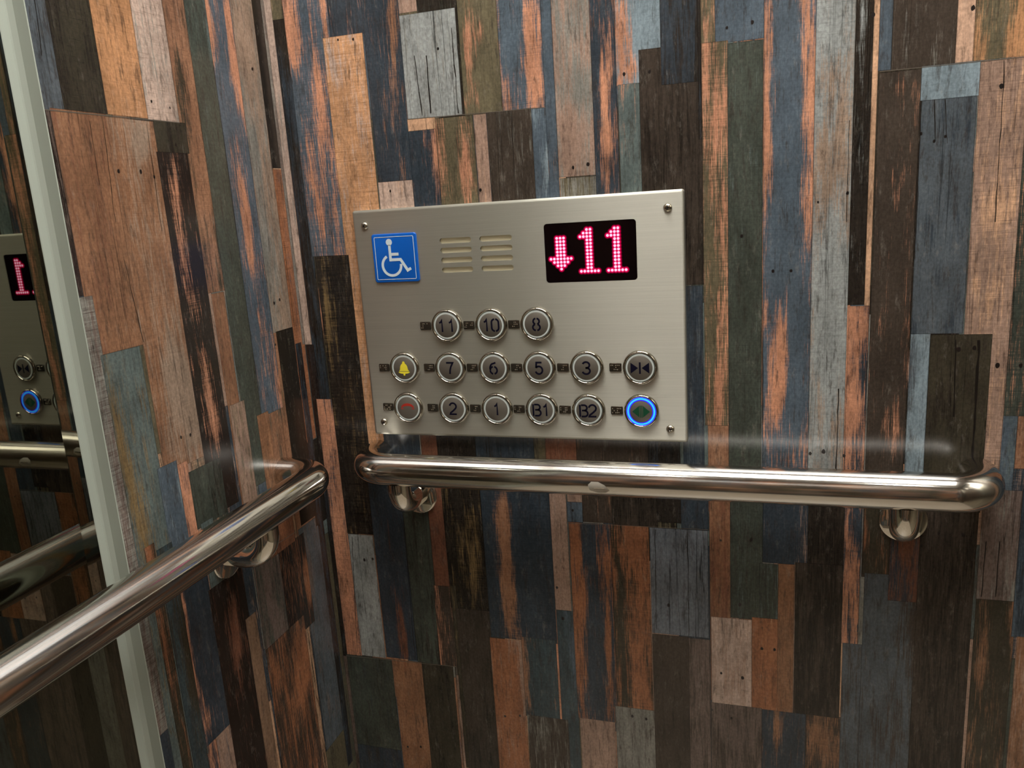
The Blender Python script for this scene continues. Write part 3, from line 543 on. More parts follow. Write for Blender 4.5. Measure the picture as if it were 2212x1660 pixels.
    for fi, f in enumerate(faces):
        p = pl[fp[fi]]; poly = me.polygons[fi]
        ca, cb = srgb(*PAL[p[4]]), srgb(*PAL[p[5]])
        for li in poly.loop_indices:
            a, b_ = verts[me.loops[li].vertex_index]
            bs = p[6]
            for q in bl[fp[fi]]:
                d2 = ((a-q[0])/max(q[2], 0.002))**2+((b_-q[1])/q[3])**2
                if d2 < 6: bs += q[4]*math.exp(-d2*0.9)*0.72
            buf['wallpos'][li*3:li*3+3] = (a, b_, p[9])
            buf['mixing'][li*3:li*3+3] = (bs, p[7], p[8])
            buf['local'][li*3:li*3+3] = (a-p[0], b_-p[2], 0)
            buf['plank_size'][li*3:li*3+3] = (p[1]-p[0], p[3]-p[2], 0)
            buf['tone_a'][li*4:li*4+4] = ca
            buf['tone_b'][li*4:li*4+4] = cb
    for k, arr in buf.items():
        me.attributes[k].data.foreach_set('color' if 'tone' in k else 'vector', arr)
    me.update()
    o = bpy.data.objects.new(name, me); COL.objects.link(o)
    return struct(o)

# ------------------------------------------------------------------ the car: walls, floor, ceiling, doors
MIR0, MIR1 = -0.3405, -1.060          # recess of the mirror in the left wall
REC = 0.0167                          # how deep the mirror lies behind the laminate

wall_right = build_wall('wall_right', RIGHT_PLANKS, RIGHT_BLOBS, RIGHT_NAILS, RIGHT_CRACKS, 0.0, CAR_X,
                        lambda u, z, h: (u, -h, z), 11)
wall_left = build_wall('wall_left', LEFT_PLANKS, LEFT_BLOBS, LEFT_NAILS, LEFT_CRACKS, MIR0, 0.0,
                       lambda u, z, h: (h, u, z), 12)
wl2 = build_wall('wall_left_rear', [], [], [], [], CAR_Y, MIR1, lambda u, z, h: (h, u, z), 13)
wb = build_wall('wall_back', [], [], [], [], 0.0, CAR_X, lambda u, z, h: (u, CAR_Y+h, z), 14)

steel_flat = mat('door_steel', srgb(176, 172, 162), 0.32, 1.0)
cream = mat('ceiling_paint', srgb(214, 208, 196), 0.6)
floor_m = mat('beige_floor', srgb(188, 168, 140), 0.35)
def floor_nodes():
    t = NT(floor_m)
    tc = t.n('ShaderNodeTexCoord').outputs['Object']
    n1 = t.noise(tc, 60, 4, 0.6); n2 = t.noise(tc, 6, 3, 0.5)
    c = t.mix(t.ramp(n1, 0.35, 0.65), srgb(184, 170, 150), srgb(208, 196, 178))
    c = t.mix(t.ramp(n2, 0.3, 0.8, 0.0, 0.25), c, srgb(140, 122, 98))
    t.set(t.b.inputs['Base Color'], c)
floor_nodes()

bm = bmesh.new(); box(bm, -0.06, CAR_X+0.06, CAR_Y-0.06, 0.06, -0.05, 0.0); struct(obj('floor', bm, floor_m, smooth=False))
bm = bmesh.new(); box(bm, -0.06, CAR_X+0.06, CAR_Y-0.06, 0.06, CAR_Z, CAR_Z+0.05); struct(obj('ceiling', bm, cream, smooth=False))
# door side: steel returns, two sliding leaves, header
bm = bmesh.new()
box(bm, CAR_X, CAR_X+0.04, -0.26, 0.0, 0, CAR_Z); box(bm, CAR_X, CAR_X+0.04, CAR_Y, -1.14, 0, CAR_Z)
box(bm, CAR_X, CAR_X+0.04, -1.14, -0.26, 2.10, CAR_Z)
struct(obj('wall_front', bm, steel_flat, smooth=False))
d = None
for k, (a, b) in enumerate(((-1.14, -0.702), (-0.698, -0.26))):
    bm = bmesh.new(); box(bm, CAR_X+0.045, CAR_X+0.07, a, b, 0.002, 2.10, 0.002)
    struct(obj('door_%d' % (k+1), bm, steel_flat))
kick = mat('kick_steel', srgb(150, 146, 138), 0.35, 1.0)
for nm, x0, x1, y0, y1 in (('baseboard_right', 0.004, CAR_X, -0.004, 0.0), ('baseboard_back', 0.004, CAR_X, CAR_Y, CAR_Y+0.004)):
    bm = bmesh.new(); box(bm, x0, x1, y0, y1, 0.0, 0.09); struct(obj(nm, bm, kick, smooth=False))
bm = bmesh.new(); box(bm, 0.0, 0.004, -0.335, -0.004, 0.0, 0.09); struct(obj('baseboard_left', bm, kick, smooth=False))

# ------------------------------------------------------------------ lamps in the ceiling
def lamp_parts():
    t = thing('ceiling_light_panel', 'wide white luminous panel in the middle of the lift ceiling', 'ceiling light', (0.56, -0.46, CAR_Z))
    bm = bmesh.new(); box(bm, -LP_X, LP_X, -LP_Y, LP_Y, -0.012, -0.006); obj('diffuser', bm, emit('panel_glow', (1.0, 0.975, 0.93, 1), PANEL_LIGHT), t, smooth=False)
    bm = bmesh.new()
    for a in (-1, 1):
        box(bm, a*LP_X-0.012, a*LP_X+0.012, -LP_Y-0.012, LP_Y+0.012, -0.016, 0.0, 0.002)
        box(bm, -LP_X, LP_X, a*LP_Y-0.012, a*LP_Y+0.012, -0.016, 0.0, 0.002)
    obj('frame', bm, steel_flat, t)
LP_X, LP_Y = 0.52, 0.30
lamp_parts()
glow = emit('lamp_glow', (1.0, 0.96, 0.88, 1), SPOT_LIGHT)
chrome_lamp = mat('lamp_ring_steel', srgb(200, 198, 192), 0.15, 1.0)
def down_light(x, y, label):
    t = thing('ceiling_light', label, 'ceiling light', (x, y, CAR_Z), 'recessed lamps in the lift ceiling')
    bm = bmesh.new()
    sweep(bm, [(0.042*math.cos(2*PI*k/32), 0.042*math.sin(2*PI*k/32), -0.002) for k in range(33)], 0.006, 10, False)
    obj('ring', bm, chrome_lamp, t)
    bm = bmesh.new(); r = bmesh.ops.create_circle(bm, cap_ends=True, radius=0.038, segments=32)
    for v in bm.verts: v.co.z = -0.003
    obj('lens', bm, glow, t, smooth=False)
for (x, y, wd) in SPOTS:
    down_light(x, y, 'round recessed ceiling lamp ' + wd)

# ------------------------------------------------------------------ mirror in the left wall
t = thing('wall_mirror', 'tall dark mirror with a pale green-grey frame behind the left handrail', 'mirror', (-REC, MIR0, 0.0))
mirror_m = mat('silvered_glass', (0.27, 0.275, 0.225, 1), 0.015, 1.0)
frame_m = mat('pale_green_grey_paint', srgb(170, 177, 166), 0.45, 0.0)
TOP = 2.25
Y0 = -0.3535; BEV = 0.0150; Y1 = MIR1+0.013
# built in the wall's own coordinates, moved to the thing's origin
bm = bmesh.new()
vs = [bm.verts.new((0.0, y-MIR0, z)) for y, z in ((Y0-BEV, 0.12), (Y1+BEV, 0.12), (Y1+BEV, TOP-BEV), (Y0-BEV, TOP-BEV))]
bm.faces.new(vs)
box(bm, -0.0060, -0.0045, Y1-MIR0, Y0-MIR0, 0.105, TOP)
obj('mirror_glass', bm, mirror_m, t, smooth=False)
bm = bmesh.new()
dp = 0.0010
o_ = [(dp, Y0-MIR0, 0.105), (dp, Y1-MIR0, 0.105), (dp, Y1-MIR0, TOP), (dp, Y0-MIR0, TOP)]
i_ = [(0.0, Y0-BEV-MIR0, 0.12), (0.0, Y1+BEV-MIR0, 0.12), (0.0, Y1+BEV-MIR0, TOP-BEV), (0.0, Y0-BEV-MIR0, TOP-BEV)]
O = [bm.verts.new(p) for p in o_]; I = [bm.verts.new(p) for p in i_]
for k in range(4): bm.faces.new((O[k], O[(k+1) % 4], I[(k+1) % 4], I[k]))
obj('bevelled_edge', bm, mirror_m, t, smooth=False)
# frame: front land, slanted return down to the glass, on both long sides and across top and bottom
def frame_bar(name, prof, z0, z1):
    bm = bmesh.new()
    A = [bm.verts.new((x+REC, y-MIR0, z0)) for x, y in prof]; B = [bm.verts.new((x+REC, y-MIR0, z1)) for x, y in prof]
    n = len(prof)
    for k in range(n): bm.faces.new((A[k], A[(k+1) % n], B[(k+1) % n], B[k]))
    bm.faces.new(A[::-1]); bm.faces.new(B)
    obj(name, bm, frame_m, t, angle=8)
prof = [(-0.0225, -0.3410), (0.0006, -0.3406), (0.0010, -0.3410), (0.0008, -0.3420), (-0.0100, -0.3426), (-0.0140, -0.3450), (-0.0149, -0.3460), (-0.0150, -0.3528), (-0.0156, -0.3536), (-0.0225, -0.3536)]
frame_bar('frame_upright', prof, 0.0, TOP+0.012)
frame_bar('frame_upright', [(x, MIR0+MIR1-y) for x, y in prof][::-1], 0.0, TOP+0.012)
for z0, z1 in ((0.0, 0.11), (TOP, TOP+0.04)):
    bm = bmesh.new(); box(bm, 0.0015, REC+0.0008, MIR1+0.013-MIR0, -0.0105, z0, z1, 0.001); obj('frame_rail', bm, frame_m, t)
# wall core behind the mirror recess
bm = bmesh.new(); box(bm, -0.06, -REC-0.008, CAR_Y, 0.0, 0, CAR_Z)
struct(obj('wall_left_core', bm, mat('core_panel', srgb(60, 58, 54), 0.8), smooth=False))

# ------------------------------------------------------------------ handrails
def rail_mat(name, rough, scr):
    m = mat(name, srgb(206, 202, 196), rough, 1.0)
    t = NT(m)
    tc = t.n('ShaderNodeTexCoord').outputs['Object']
    n1 = t.noise(tc, 90, 4, 0.65); n2 = t.noise(t.vmul(tc, (30, 900, 900)), 1.0, 3, 0.6)
    t.set(t.b.inputs['Roughness'], t.math('ADD', rough-0.03, t.math('MULTIPLY', n1, scr)))
    bp = t.n('ShaderNodeBump'); bp.inputs['Strength'].default_value = 0.015; bp.inputs['Distance'].default_value = 0.0005
    t.set(bp.inputs['Height'], n1); t.set(t.b.inputs['Normal'], bp.outputs[0])
    return m
STEEL = rail_mat('polished_steel_tube', 0.11, 0.08)
CHROME = mat('chrome', srgb(216, 212, 204), 0.05, 1.0)
ZR, OFF, RR = 0.942, 0.055, 0.0196

def handrail(label, place, x0, x1, brackets, group, lean=0.0):
    """rail built along local x in front of the plane y = 0, then placed"""
    t = thing('handrail', label, 'handrail', (0, 0, 0), group)
    E_R = 0.034
    pts = [(x0, 0.002, 0), (x0, -(OFF-E_R)*0.5, 0)]
    pts += arc((x0+E_R, -(OFF-E_R), 0), (-1, 0, 0), (0, -1, 0), E_R, 14)
    n = 24
    pts += [(x0+E_R+(x1-x0-2*E_R)*k/n, -OFF, 0) for k in range(1, n)]
    pts += arc((x1-E_R, -(OFF-E_R), 0), (0, -1, 0), (1, 0, 0), E_R, 14)
    pts += [(x1, -(OFF-E_R)*0.5, 0), (x1, 0.002, 0)]
    bm = bmesh.new(); sweep(bm, [place(x, y, ZR+z) for x, y, z in pts], RR, 48); obj('rail_tube', bm, STEEL, t)
    for xb in brackets:
        zb = 0.8895; er = 0.026; ra = 0.0138
        zb += 0.0035; pts = [(xb, 0.0, zb), (xb, -(OFF-er)*0.5, zb)]
        pts += arc((xb, -(OFF-er), zb+er), (0, 0, -1), (0, -1, 0), er, 14)
        pts += [(xb, -OFF, ZR-RR+0.004)]
        pts = [(px_+lean*py_/OFF*(1 if xb > 0.4 else 0), py_, pz_) for px_, py_, pz_ in pts]; zb -= 0.0035
        bm = bmesh.new(); sweep(bm, [place(*p) for p in pts], ra, 32); br = obj('bracket', bm, CHROME, t)
        bm = bmesh.new()
        prof = [(0.0, 0.0), (0.0243, 0.0), (0.0246, 0.0015), (0.0238, 0.0030), (0.0215, 0.0038), (0.0, 0.0042)]
        tb = bmesh.new(); lathe_y(tb, prof, xb, zb)
        for v in tb.verts: v.co = Vector(place(*v.co))
        me = bpy.data.meshes.new('t'); tb.to_mesh(me); tb.free(); bm.from_mesh(me); bpy.data.meshes.remove(me)
        obj('wall_flange', bm, CHROME, br)
    return t
hr = handrail('polished steel handrail running level below the button panel', lambda x, y, z: (x, y, z), 0.0905, 0.772, (0.1405, 0.7050), 'steel handrails on the lift walls', 0.0075)
hl = handrail('polished steel handrail running along the mirror wall towards the viewer', lambda x, y, z: (-y, -x, z), 0.083, 1.27, (0.207, 0.66, 1.16), 'steel handrails on the lift walls')
# torn sticker residue on the front of the rail
bm = bmesh.new(); rnd = random.Random(4)
cx = 0.3895
rows = []
for j in range(9):
    ph = math.radians(8-j*5.0)            # angle below the front of the tube
    half = 0.0110*math.sin((j+0.8)/9.6*PI)*rnd.uniform(0.75, 1.1)+0.0015; sh = (j-4)*0.0008
    rows.append([bm.verts.new((cx+sh+half*(2*k/8-1), -OFF-(RR+0.00025)*math.cos(ph), ZR+(RR+0.00025)*math.sin(ph))) for k in range(9)])
for j in range(8):
    for k in range(8):
        if j in (4,) and 1 < k < 7: continue
        bm.faces.new((rows[j][k], rows[j][k+1], rows[j+1][k+1], rows[j+1][k]))
obj('sticker_residue', bm, mat('grey_residue', srgb(190, 184, 172), 0.55), hr)

# ------------------------------------------------------------------ button panel
PX0, PX1, PZ0, PZ1, PT = 0.0908, 0.4808, 0.9717, 1.2500, 0.0090
panel = thing('button_panel', 'brushed steel lift button panel above the right handrail', 'button panel', ((PX0+PX1)/2, 0, PZ0))
LOCP = Vector(panel.location)
def pobj(name, bm, m, parent=None, label=None, **kw):
    """a part of the panel, built in wall coordinates"""
    for v in bm.verts: v.co -= LOCP
    o = obj(name, bm, m, parent or panel, **kw)
    if label: o['label'] = label
    return o

brushed = mat('brushed_steel_plate', srgb(190, 186, 174), 0.36, 0.74, Anisotropic=1.0)
def brushed_nodes():
    t = NT(brushed)
    tc = t.n('ShaderNodeTexCoord').outputs['Object']
    s1 = t.noise(t.vmul(tc, (9, 1, 2600)), 1.0, 3, 0.7); s2 = t.noise(t.vmul(tc, (3, 1, 500)), 1.0, 2, 0.6)
    v = t.math('ADD', 0.74, t.math('ADD', t.math('MULTIPLY', s1, 0.34), t.math('MULTIPLY', s2, 0.16)))
    vc = t.n('ShaderNodeCombineColor')
    for i in range(3): t.set(vc.inputs[i], v)
    t.set(t.b.inputs['Base Color'], t.mix(1.0, srgb(188, 186, 174), vc.outputs[0], 'MULTIPLY'))
    s3 = t.noise(t.vmul(tc, (14, 1, 1100)), 1.0, 2, 0.5)
    t.set(t.b.inputs['Roughness'], t.math('ADD', 0.30, t.math('MULTIPLY', s3, 0.16)))
    bp = t.n('ShaderNodeBump'); bp.inputs['Strength'].default_value = 0.30; bp.inputs['Distance'].default_value = 0.0002
    t.set(bp.inputs['Height'], t.math('ADD', s1, s3)); t.set(t.b.inputs['Normal'], bp.outputs[0])
    tg = t.n('ShaderNodeTangent'); tg.direction_type = 'UV_MAP'; tg.uv_map = 'brush'
    t.set(t.b.inputs['Tangent'], tg.outputs[0])
brushed_nodes()

SLOT_X = ((0.2008, 0.2398), (0.2502, 0.2890)); SLOT_Z = (1.2093, 1.1982, 1.1868, 1.1754); SH = 0.0031
bm = bmesh.new()
def loop(outline, y): return [bm.verts.new((p[0], y, p[1])) for p in outline]
def edges(vs): return [bm.edges.new((vs[i], vs[(i+1) % len(vs)])) for i in range(len(vs))]
RIM = 0.0030
outer = rrect(PX0, PX1, PZ0, PZ1, 0.0028, 4)
lays = [loop(outer, 0.0)]
for k in range(5):
    a = k/4*PI/2; ins = RIM*(1-math.cos(a)); y = -PT+RIM*(1-math.sin(a))
    q = rrect(PX0+ins, PX1-ins, PZ0+ins, PZ1-ins, max(0.0006, 0.0028-ins), 4)
    lays.append(loop(q, y))
for a, b in zip(lays, lays[1:]):
    for k in range(len(a)): bm.faces.new((a[k], a[(k+1) % len(a)], b[(k+1) % len(a)], b[k]))
es = [e for e in bm.edges if all(v in lays[-1] for v in e.verts)]
holes = []
for (xa, xb) in SLOT_X:
    for z in SLOT_Z: holes.append(rrect(xa, xb, z-SH, z+SH, SH*0.999, 6))
DX0, DX1, DZ0, DZ1 = 0.3268, 0.4297, 1.1563, 1.2220
holes.append(rrect(DX0, DX1, DZ0, DZ1, 0.0036, 6))
for h in holes:
    v = loop(h, -PT); e = edges(v); es += e
    v2 = loop(h, -PT+0.004)
    for k in range(len(v)): bm.faces.new((v[k], v[(k+1) % len(v)], v2[(k+1) % len(v)], v2[k]))
    bm.faces.new(v2)
bmesh.ops.triangle_fill(bm, use_beauty=True, use_dissolve=False, edges=es)
uvl = bm.loops.layers.uv.new('brush')
for f in bm.faces:
    for l in f.loops: l[uvl].uv = (l.vert.co.z*4, -l.vert.co.x*4)
faceplate = pobj('faceplate', bm, brushed, smooth=True, angle=30)
for p_ in faceplate.data.polygons:
    if abs(p_.normal.y) > 0.999: p_.use_smooth = False

# round-headed screws with a raised black cross painting the shade of the recess
screw_m = mat('screw_steel', srgb(196, 190, 176), 0.18, 1.0); dark_m = mat('recess_shade_black', srgb(22, 20, 18), 0.5)
for (x, z, rot) in ((0.1064, 1.2318, 0.6), (0.4638, 1.2317, 0.2), (0.1057, 0.9887, 0.9), (0.4618, 0.9873, 0.5)):
    bm = bmesh.new(); r = 0.0046
    lathe_y(bm, [(r, 0), (r, 0.0006), (r*0.9, 0.0016), (r*0.65, 0.0025), (r*0.3, 0.0030), (0, 0.0031)], x, z, -PT, 24)
    s = pobj('screw', bm, screw_m)
    bm = bmesh.new()
    for a in (rot, rot+PI/2):
        c, n_ = Vector((math.cos(a), math.sin(a))), Vector((-math.sin(a), math.cos(a)))
        q = [Vector((x, z))+c*r*0.52+n_*0.0005, Vector((x, z))-c*r*0.52+n_*0.0005, Vector((x, z))-c*r*0.52-n_*0.0005, Vector((x, z))+c*r*0.52-n_*0.0005]
        slab(bm, [(p.x, p.y) for p in q], -PT-0.002, -PT-0.0032)
    pobj('recess_shade_cross', bm, dark_m, s, smooth=False)

# floor display
bm = bmesh.new(); slab(bm, rrect(DX0+0.0002, DX1-0.0002, DZ0+0.0002, DZ1-0.0002, 0.0035, 6), -PT+0.0035, -PT+0.0004)
disp = pobj('floor_display', bm, mat('display_black_glass', srgb(8, 2, 4), 0.12, Specular_IOR_Level=0.2), label='black floor display lit with a red down arrow and 11', angle=20)
led = emit('led_core', (1.0, 0.46, 0.68, 1), 1.6)
halo = emit('led_spill', (0.80, 0.004, 0.085, 1), 0.95)  # crimson discs paint each LED's bloom onto the display glass
halo2 = emit('led_outer_spill', (0.20, 0.001, 0.022, 1), 0.7)  # fainter, wider disc of the same painted bloom
PXS, PZS = 0.00385, 0.00379
def matrix(name, pts):
    bm = bmesh.new()
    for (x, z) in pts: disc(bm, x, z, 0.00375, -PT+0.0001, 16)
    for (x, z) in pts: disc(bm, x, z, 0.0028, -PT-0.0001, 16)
    for (x, z) in pts: disc(bm, x, z, 0.0015, -PT-0.0003, 14)
    n = len(bm.faces)
    bm.faces.ensure_lookup_table()
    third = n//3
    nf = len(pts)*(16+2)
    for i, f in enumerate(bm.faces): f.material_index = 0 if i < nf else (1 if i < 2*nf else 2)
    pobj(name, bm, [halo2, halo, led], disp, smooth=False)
X0, Z0 = 0.3451, 1.2055
arrow = [(X0+PXS*i, Z0-PZS*j) for j in range(6) for i in (-1, 0, 1)]
arrow += [(X0+PXS*i, Z0-PZS*6) for i in range(-3, 4)] + [(X0+PXS*i, Z0-PZS*7) for i in range(-2, 3)]
arrow += [(X0+PXS*i, Z0-PZS*8) for i in (-1, 0, 1)] + [(X0, Z0-PZS*9)]
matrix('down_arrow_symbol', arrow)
for X0 in (0.3792, 0.4099):
    Z0 = 1.2135
    d1 = [(X0-PXS*i, Z0-PZS*j) for j in range(12) for i in (0, 1)]
    d1 += [(X0-PXS*2, Z0-PZS), (X0-PXS*2, Z0-PZS*2), (X0-PXS*3, Z0-PZS*2)]
    d1 += [(X0+PXS*i, Z0-PZS*12) for i in (-3, -2, -1, 0, 1, 2)]
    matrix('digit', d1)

# speaker slots: pale backing behind the plate
bm = bmesh.new(); box(bm, 0.196, 0.294, -PT+0.0032, -PT+0.0038, 1.169, 1.215)
pobj('speaker_backing', bm, mat('speaker_cloth', srgb(226, 218, 190), 0.7), smooth=False)

# ---- lettering strokes, unit height 1, origin at the middle
def D(c):
    w = 0.30
    if c == '1': return [[(-0.17, 0.26), (-0.02, 0.33), (0.07, 0.5), (0.07, -0.5)]]
    if c == '0': return [circ(0, 0.22, w, 0.28, 172, 98, 6)[::-1]+[], circ(0, 0.22, w, 0.28, 82, 0, 6)+circ(0, -0.22, w, 0.28, 0, -82, 6), circ(0, 0.22, w, 0.28, 172, 180, 2)+circ(0, -0.22, w, 0.28, 180, 262, 6)]
    if c == '2': return [circ(0, 0.22, w-0.01, 0.28, 172, 0, 12)+circ(0, 0.22, w-0.01, 0.30, 0, -38, 4)+[(0.02, -0.16), (-0.24, -0.36), (-0.28, -0.48), (0.31, -0.48)]]
    if c == '3': return [circ(-0.01, 0.25, w-0.02, 0.25, 160, -80, 14)+[(-0.06, 0.01)], [(-0.06, 0.01)]+circ(-0.01, -0.23, w+0.01, 0.26, 80, -165, 14)]
    if c == '5': return [[(0.26, 0.47), (-0.19, 0.47), (-0.23, 0.02)], [(-0.23, 0.02)]+circ(0, -0.17, w, 0.32, 130, -160, 16)]
    if c == '6': return [[(0.20, 0.48), (0.02, 0.40)]+circ(0.02, -0.05, w+0.03, 0.45, 105, 182, 10), circ(0, -0.18, w, 0.31, 178, 100, 6), circ(0, -0.18, w, 0.31, 78, -78, 12), circ(0, -0.18, w, 0.31, -102, -180, 6)]
    if c == '7': return [[(-0.29, 0.47), (0.30, 0.47), (0.10, 0.10), (0.02, -0.18), (-0.01, -0.5)]]
    if c == '8': return [circ(0, 0.25, w-0.05, 0.24, 78, -70, 10), circ(0, 0.25, w-0.05, 0.24, 102, 250, 10), circ(0, -0.24, w, 0.26, 70, -78, 10), circ(0, -0.24, w, 0.26, 110, 258, 10)]
    if c == 'B': return [[(-0.30, 0.5), (-0.30, -0.5)], [(-0.20, 0.47), (0.06, 0.47)]+circ(0.06, 0.25, 0.22, 0.22, 90, -90, 10)+[(-0.14, 0.02)], [(0.06, 0.02)]+circ(0.08, -0.23, 0.25, 0.25, 90, -90, 10)+[(-0.18, -0.48)]]
ink = mat('navy_ink', srgb(10, 8, 30), 0.6, Specular_IOR_Level=0.15)
yellow = mat('yellow_ink', srgb(238, 222, 60), 0.4); red = mat('red_ink', srgb(176, 44, 30), 0.4); green = mat('green_ink', srgb(0, 70, 44), 0.5)
cap_m = mat('button_cap_metal', srgb(112, 106, 97), 0.45, 0.4)
ring_m = mat('ring_white_plastic', srgb(196, 204, 200), 0.35)
bezel_m = mat('bezel_chrome', srgb(176, 170, 158), 0.05, 1.0)
lit = emit('ring_lit_cyan', (0.045, 0.66, 1.30, 1), 1.0); lit2 = emit('ring_glow_blue', (0.03, 0.015, 1.0, 1), 1.6); lit3 = emit('cap_edge_violet', (0.05, 0.02, 0.26, 1), 0.8)
BR = 0.0195; FH = 0.0042; Y_CAP = -PT-FH

def bell(bm, x, z, y):
    s = 0.0176
    pts = [(-0.075, 0.37), (-0.14, 0.30), (-0.22, 0.22), (-0.27, 0.10), (-0.30, -0.10), (-0.37, -0.19), (-0.36, -0.215), (0.36, -0.215), (0.37, -0.19), (0.30, -0.10), (0.27, 0.10), (0.22, 0.22), (0.14, 0.30), (0.075, 0.37)]
    slab(bm, [(x+a*s, z+b*s) for a, b in pts][::-1], y+0.00015, y)
    slab(bm, [(x+a*s, z+b*s) for a, b in circ(0, 0.40, 0.09, 0.09, 0, 350, 12)], y+0.00015, y-0.00002)
    slab(bm, [(x+a*s, z+b*s) for a, b in [(-0.40, -0.25)]+circ(0, -0.26, 0.43, 0.13, 180, 360, 14)+[(0.40, -0.25)]], y+0.00015, y)
    slab(bm, [(x+a*s, z+b*s) for a, b in circ(0, -0.44, 0.07, 0.09, 0, 350, 12)], y+0.00015, y-0.00002)

def button(kind, x, z, label, dots):
    # bezel
    bm = bmesh.new()
    prof = [(BR+0.0002, 0.0)]+[(BR-0.0016+0.0018*math.cos(a_*PI/10), 0.0012+0.0034*math.sin(a_*PI/10)) for a_ in range(0, 10)]+[(0.0160, 0.0014), (0.0158, 0.0014)]
    lathe_y(bm, prof, x, z, -PT, 56)
    b = pobj('push_button', bm, bezel_m, label=label, angle=60)
    b['label'] = label
    # light ring
    isopen = kind == 'open'
    bm = bmesh.new(); lathe_y(bm, [(0.0160, 0.0028), (0.0160, 0.0037), (0.0156, 0.0040), (0.0141, 0.0040), (0.0138, 0.0036)] if not isopen else [(0.0158, 0.0028), (0.0158, 0.0037), (0.0154, 0.0040), (0.0139, 0.0040), (0.0136, 0.0036)], x, z, -PT, 48)
    if isopen:
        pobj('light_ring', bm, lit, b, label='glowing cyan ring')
        bm = bmesh.new(); lathe_y(bm, [(0.0176, 0.00435), (0.0172, 0.0040), (0.0158, 0.0036)], x, z, -PT, 48); pobj('ring_glow_band', bm, lit2, b)  # emissive band painting the ring's blue glow over the bezel
        bm = bmesh.new(); lathe_y(bm, [(0.0139, 0.0039), (0.0131, 0.0039), (0.0128, 0.0043)], x, z, -PT, 48); pobj('ring_glow_band', bm, lit2, b)  # same painted blue glow along the cap edge
    else:
        pobj('light_ring', bm, ring_m, b)
    rc = 0.0139 if not isopen else 0.0129
    bm = bmesh.new(); lathe_y(bm, [(rc, 0.0034), (rc, FH-0.0003), (rc-0.0004, FH), (0, FH)], x, z, -PT, 48)
    pobj('button_cap', bm, cap_m, b, angle=50)
    y = Y_CAP-0.00012; bm = bmesh.new(); mt = ink; H = 0.0142; nm = 'number'
    if kind == 'bell': bell(bm, x, z, y); mt = yellow; nm = 'bell_symbol'
    elif kind == 'phone':
        mt = red; nm = 'handset_symbol'; s = 0.0176
        up = circ(0, -0.10, 0.50, 0.36, 168, 12, 16); dn = circ(0, -0.13, 0.44, 0.20, 14, 166, 16)
        slab(bm, [(x+a*s, z+b*s+0.0015) for a, b in (up+dn)][::-1], y+0.00015, y)
        for q in (-1, 1):
            slab(bm, [(x+q*0.0071-0.0019, z-0.0014), (x+q*0.0071+0.0019, z-0.0014), (x+q*0.0071+0.0019, z-0.0004), (x+q*0.0071-0.0019, z-0.0004)], y+0.00015, y)
    elif kind == 'close':
        nm = 'close_door_symbol'
        stroke(bm, [(x, z+0.0066), (x, z-0.0066)], 0.0020, y)
        for q in (-1, 1):
            tri = [(x+q*0.0020, z), (x+q*0.0104, z+0.0062), (x+q*0.0104, z-0.0062)]
            slab(bm, tri if q < 0 else tri[::-1], y+0.00015, y)
    elif kind == 'open':
        nm = 'open_door_symbol'; mt = green
        for q in (-1, 1): stroke(bm, [(x+q*0.0009, z+0.0070), (x+q*0.0009, z-0.0070)], 0.0011, y)
        for q in (-1, 1):
            tri = [(x+q*0.0100, z), (x+q*0.0021, z+0.0068), (x+q*0.0021, z-0.0068)]
            slab(bm, tri if q > 0 else tri[::-1], y+0.00015, y)
    else:
        adv = {'11': 0.0124, '10': 0.0112, 'B1': 0.0106, 'B2': 0.0104}.get(kind, 0)
        xs = [x] if len(kind) == 1 else [x-adv/2, x+adv/2]
        if kind == '1': xs = [x]
        for ch, cx in zip(kind, xs):
            for s in D(ch): stroke(bm, [(cx+a*H, z+b_*H) for a, b_ in s], 0.0021, y)
    pobj(nm, bm, mt, b, smooth=False)
    # raised-dot plate at its left
    bm = bmesh.new(); cx = x-0.0281; slab(bm, rrect(cx-0.0069, cx+0.0069, z-0.0048, z+0.0050, 0.0012, 4), -PT, -PT-0.0011, 0.0004)
    bp_ = pobj('raised_dot_plate', bm, plate_m, angle=50, label='small dark plate of raised dots left of the '+label.split('marked ')[-1].split('with ')[-1]+' button')
    bm = bmesh.new()
    for (c_, r_) in dots:
        dx = cx-0.0050+c_[0]*0.0037+c_[1]*0.0019 if isinstance(c_, tuple) else cx
        lathe_y(bm, [(0.00068, 0), (0.00058, 0.0005), (0, 0.0008)], dx, z+0.0025-r_*0.0024, -PT-0.0011, 8)
    pobj('raised_dots', bm, dot_m, bp_)

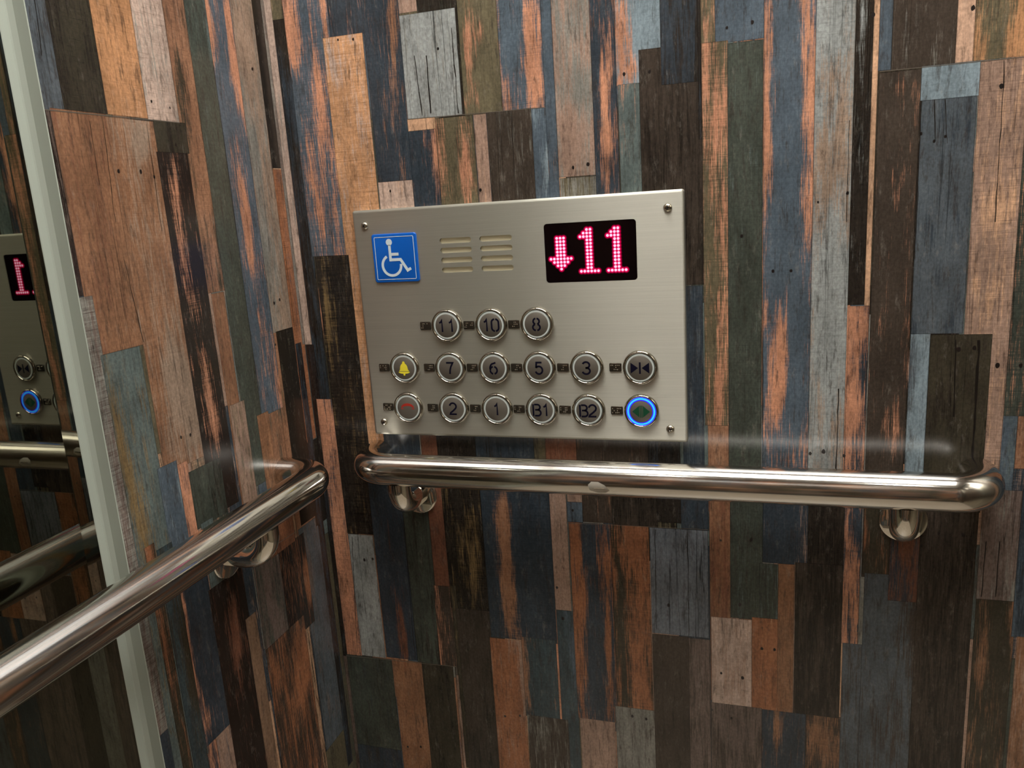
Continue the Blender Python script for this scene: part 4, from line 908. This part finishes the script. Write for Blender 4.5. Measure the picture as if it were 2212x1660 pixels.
plate_m = mat('dark_plate_steel', srgb(92, 86, 76), 0.25, 0.85)
dot_m = mat('raised_dot_steel', srgb(225, 220, 205), 0.2, 0.9)
BRL = {'a': (1,), 'b': (1, 2), 'c': (1, 4), 'e': (1, 5), 'f': (1, 2, 4), 'g': (1, 2, 4, 5), 'h': (1, 2, 5), 'j': (2, 4, 5), '#': (3, 4, 5, 6), 'l': (1, 2, 3), 'o': (1, 3, 5), 's': (2, 3, 4), 'm': (1, 3, 4)}
def braille(txt):
    out = []; off = 3-len(txt)
    for i, ch in enumerate(txt):
        for d_ in BRL[ch]:
            out.append(((i+off, 0 if d_ <= 3 else 1), (d_-1) % 3))
    return out
CX_ = (0.1418, 0.2021, 0.2577, 0.3131, 0.3691, 0.4300); CZ_ = (1.1099, 1.0586, 1.0082)
for kind, ci, ri, lab, br in (
    ('11', 1, 0, 'round chrome push button marked 11', '#aa'), ('10', 2, 0, 'round chrome push button marked 10', '#aj'), ('8', 3, 0, 'round chrome push button marked 8', '#h'),
    ('bell', 0, 1, 'round chrome push button with yellow bell', 'bel'), ('7', 1, 1, 'round chrome push button marked 7', '#g'), ('6', 2, 1, 'round chrome push button marked 6', '#f'),
    ('5', 3, 1, 'round chrome push button marked 5', '#e'), ('3', 4, 1, 'round chrome push button marked 3', '#c'), ('close', 5, 1, 'round chrome push button with facing triangles', 'c#m'),
    ('phone', 0, 2, 'round chrome push button with red handset', 'sos'), ('2', 1, 2, 'round chrome push button marked 2', '#b'), ('1', 2, 2, 'round chrome push button marked 1', '#a'),
    ('B1', 3, 2, 'round chrome push button marked B1', 'b#a'), ('B2', 4, 2, 'round chrome push button marked B2', 'b#b'), ('open', 5, 2, 'round push button with glowing blue ring and green triangles', 'o#m')):
    button(kind, CX_[ci], CZ_[ri], lab, braille(br))

# ------------------------------------------------------------------ wheelchair sign
SX0, SX1, SZ0, SZ1 = 0.1144, 0.1722, 1.1636, 1.2210
sign = thing('wheelchair_sign', 'square blue sign with white wheelchair symbol stuck on the steel panel', 'sign', ((SX0+SX1)/2, -PT, SZ0))
LOCP = Vector(sign.location); blue = mat('sign_blue', srgb(6, 92, 190), 0.3); white = mat('sign_white', srgb(206, 220, 226), 0.4)
def sobj(name, bm, m, **kw):
    for v in bm.verts: v.co -= LOCP
    return obj(name, bm, m, sign, **kw)
bm = bmesh.new(); slab(bm, rrect(SX0, SX1, SZ0, SZ1, 0.0030, 6), -PT, -PT-0.0022, 0.0009); sobj('plate', bm, blue, angle=50)
YS = -PT-0.0024
bm = bmesh.new(); stroke(bm, rrect(SX0+0.0037, SX1-0.0037, SZ0+0.0037, SZ1-0.0037, 0.0011, 4), 0.0007, YS, closed=True); sobj('border_line', bm, white, smooth=False)
bm = bmesh.new()
def P_(a, b): return (a, b)
disc(bm, 0.1370, 1.2111, 0.0040, YS, 24, 0.00015)
stroke(bm, [(0.1372, 1.2080), (0.1372, 1.1886)], 0.0033, YS)
stroke(bm, [(0.1372, 1.1968), (0.1482, 1.1968)], 0.0034, YS-0.00003)
stroke(bm, [(0.1357, 1.1904), (0.1502, 1.1904), (0.1580, 1.1780)], 0.0034, YS-0.00006)
stroke(bm, [(0.1568, 1.1767), (0.1628, 1.1796)], 0.0032, YS-0.00003)
stroke(bm, circ(0.1382, 1.1838, 0.0120, 0.0120, 118, 366, 28), 0.0031, YS)
sobj('wheelchair_symbol', bm, white, smooth=False)
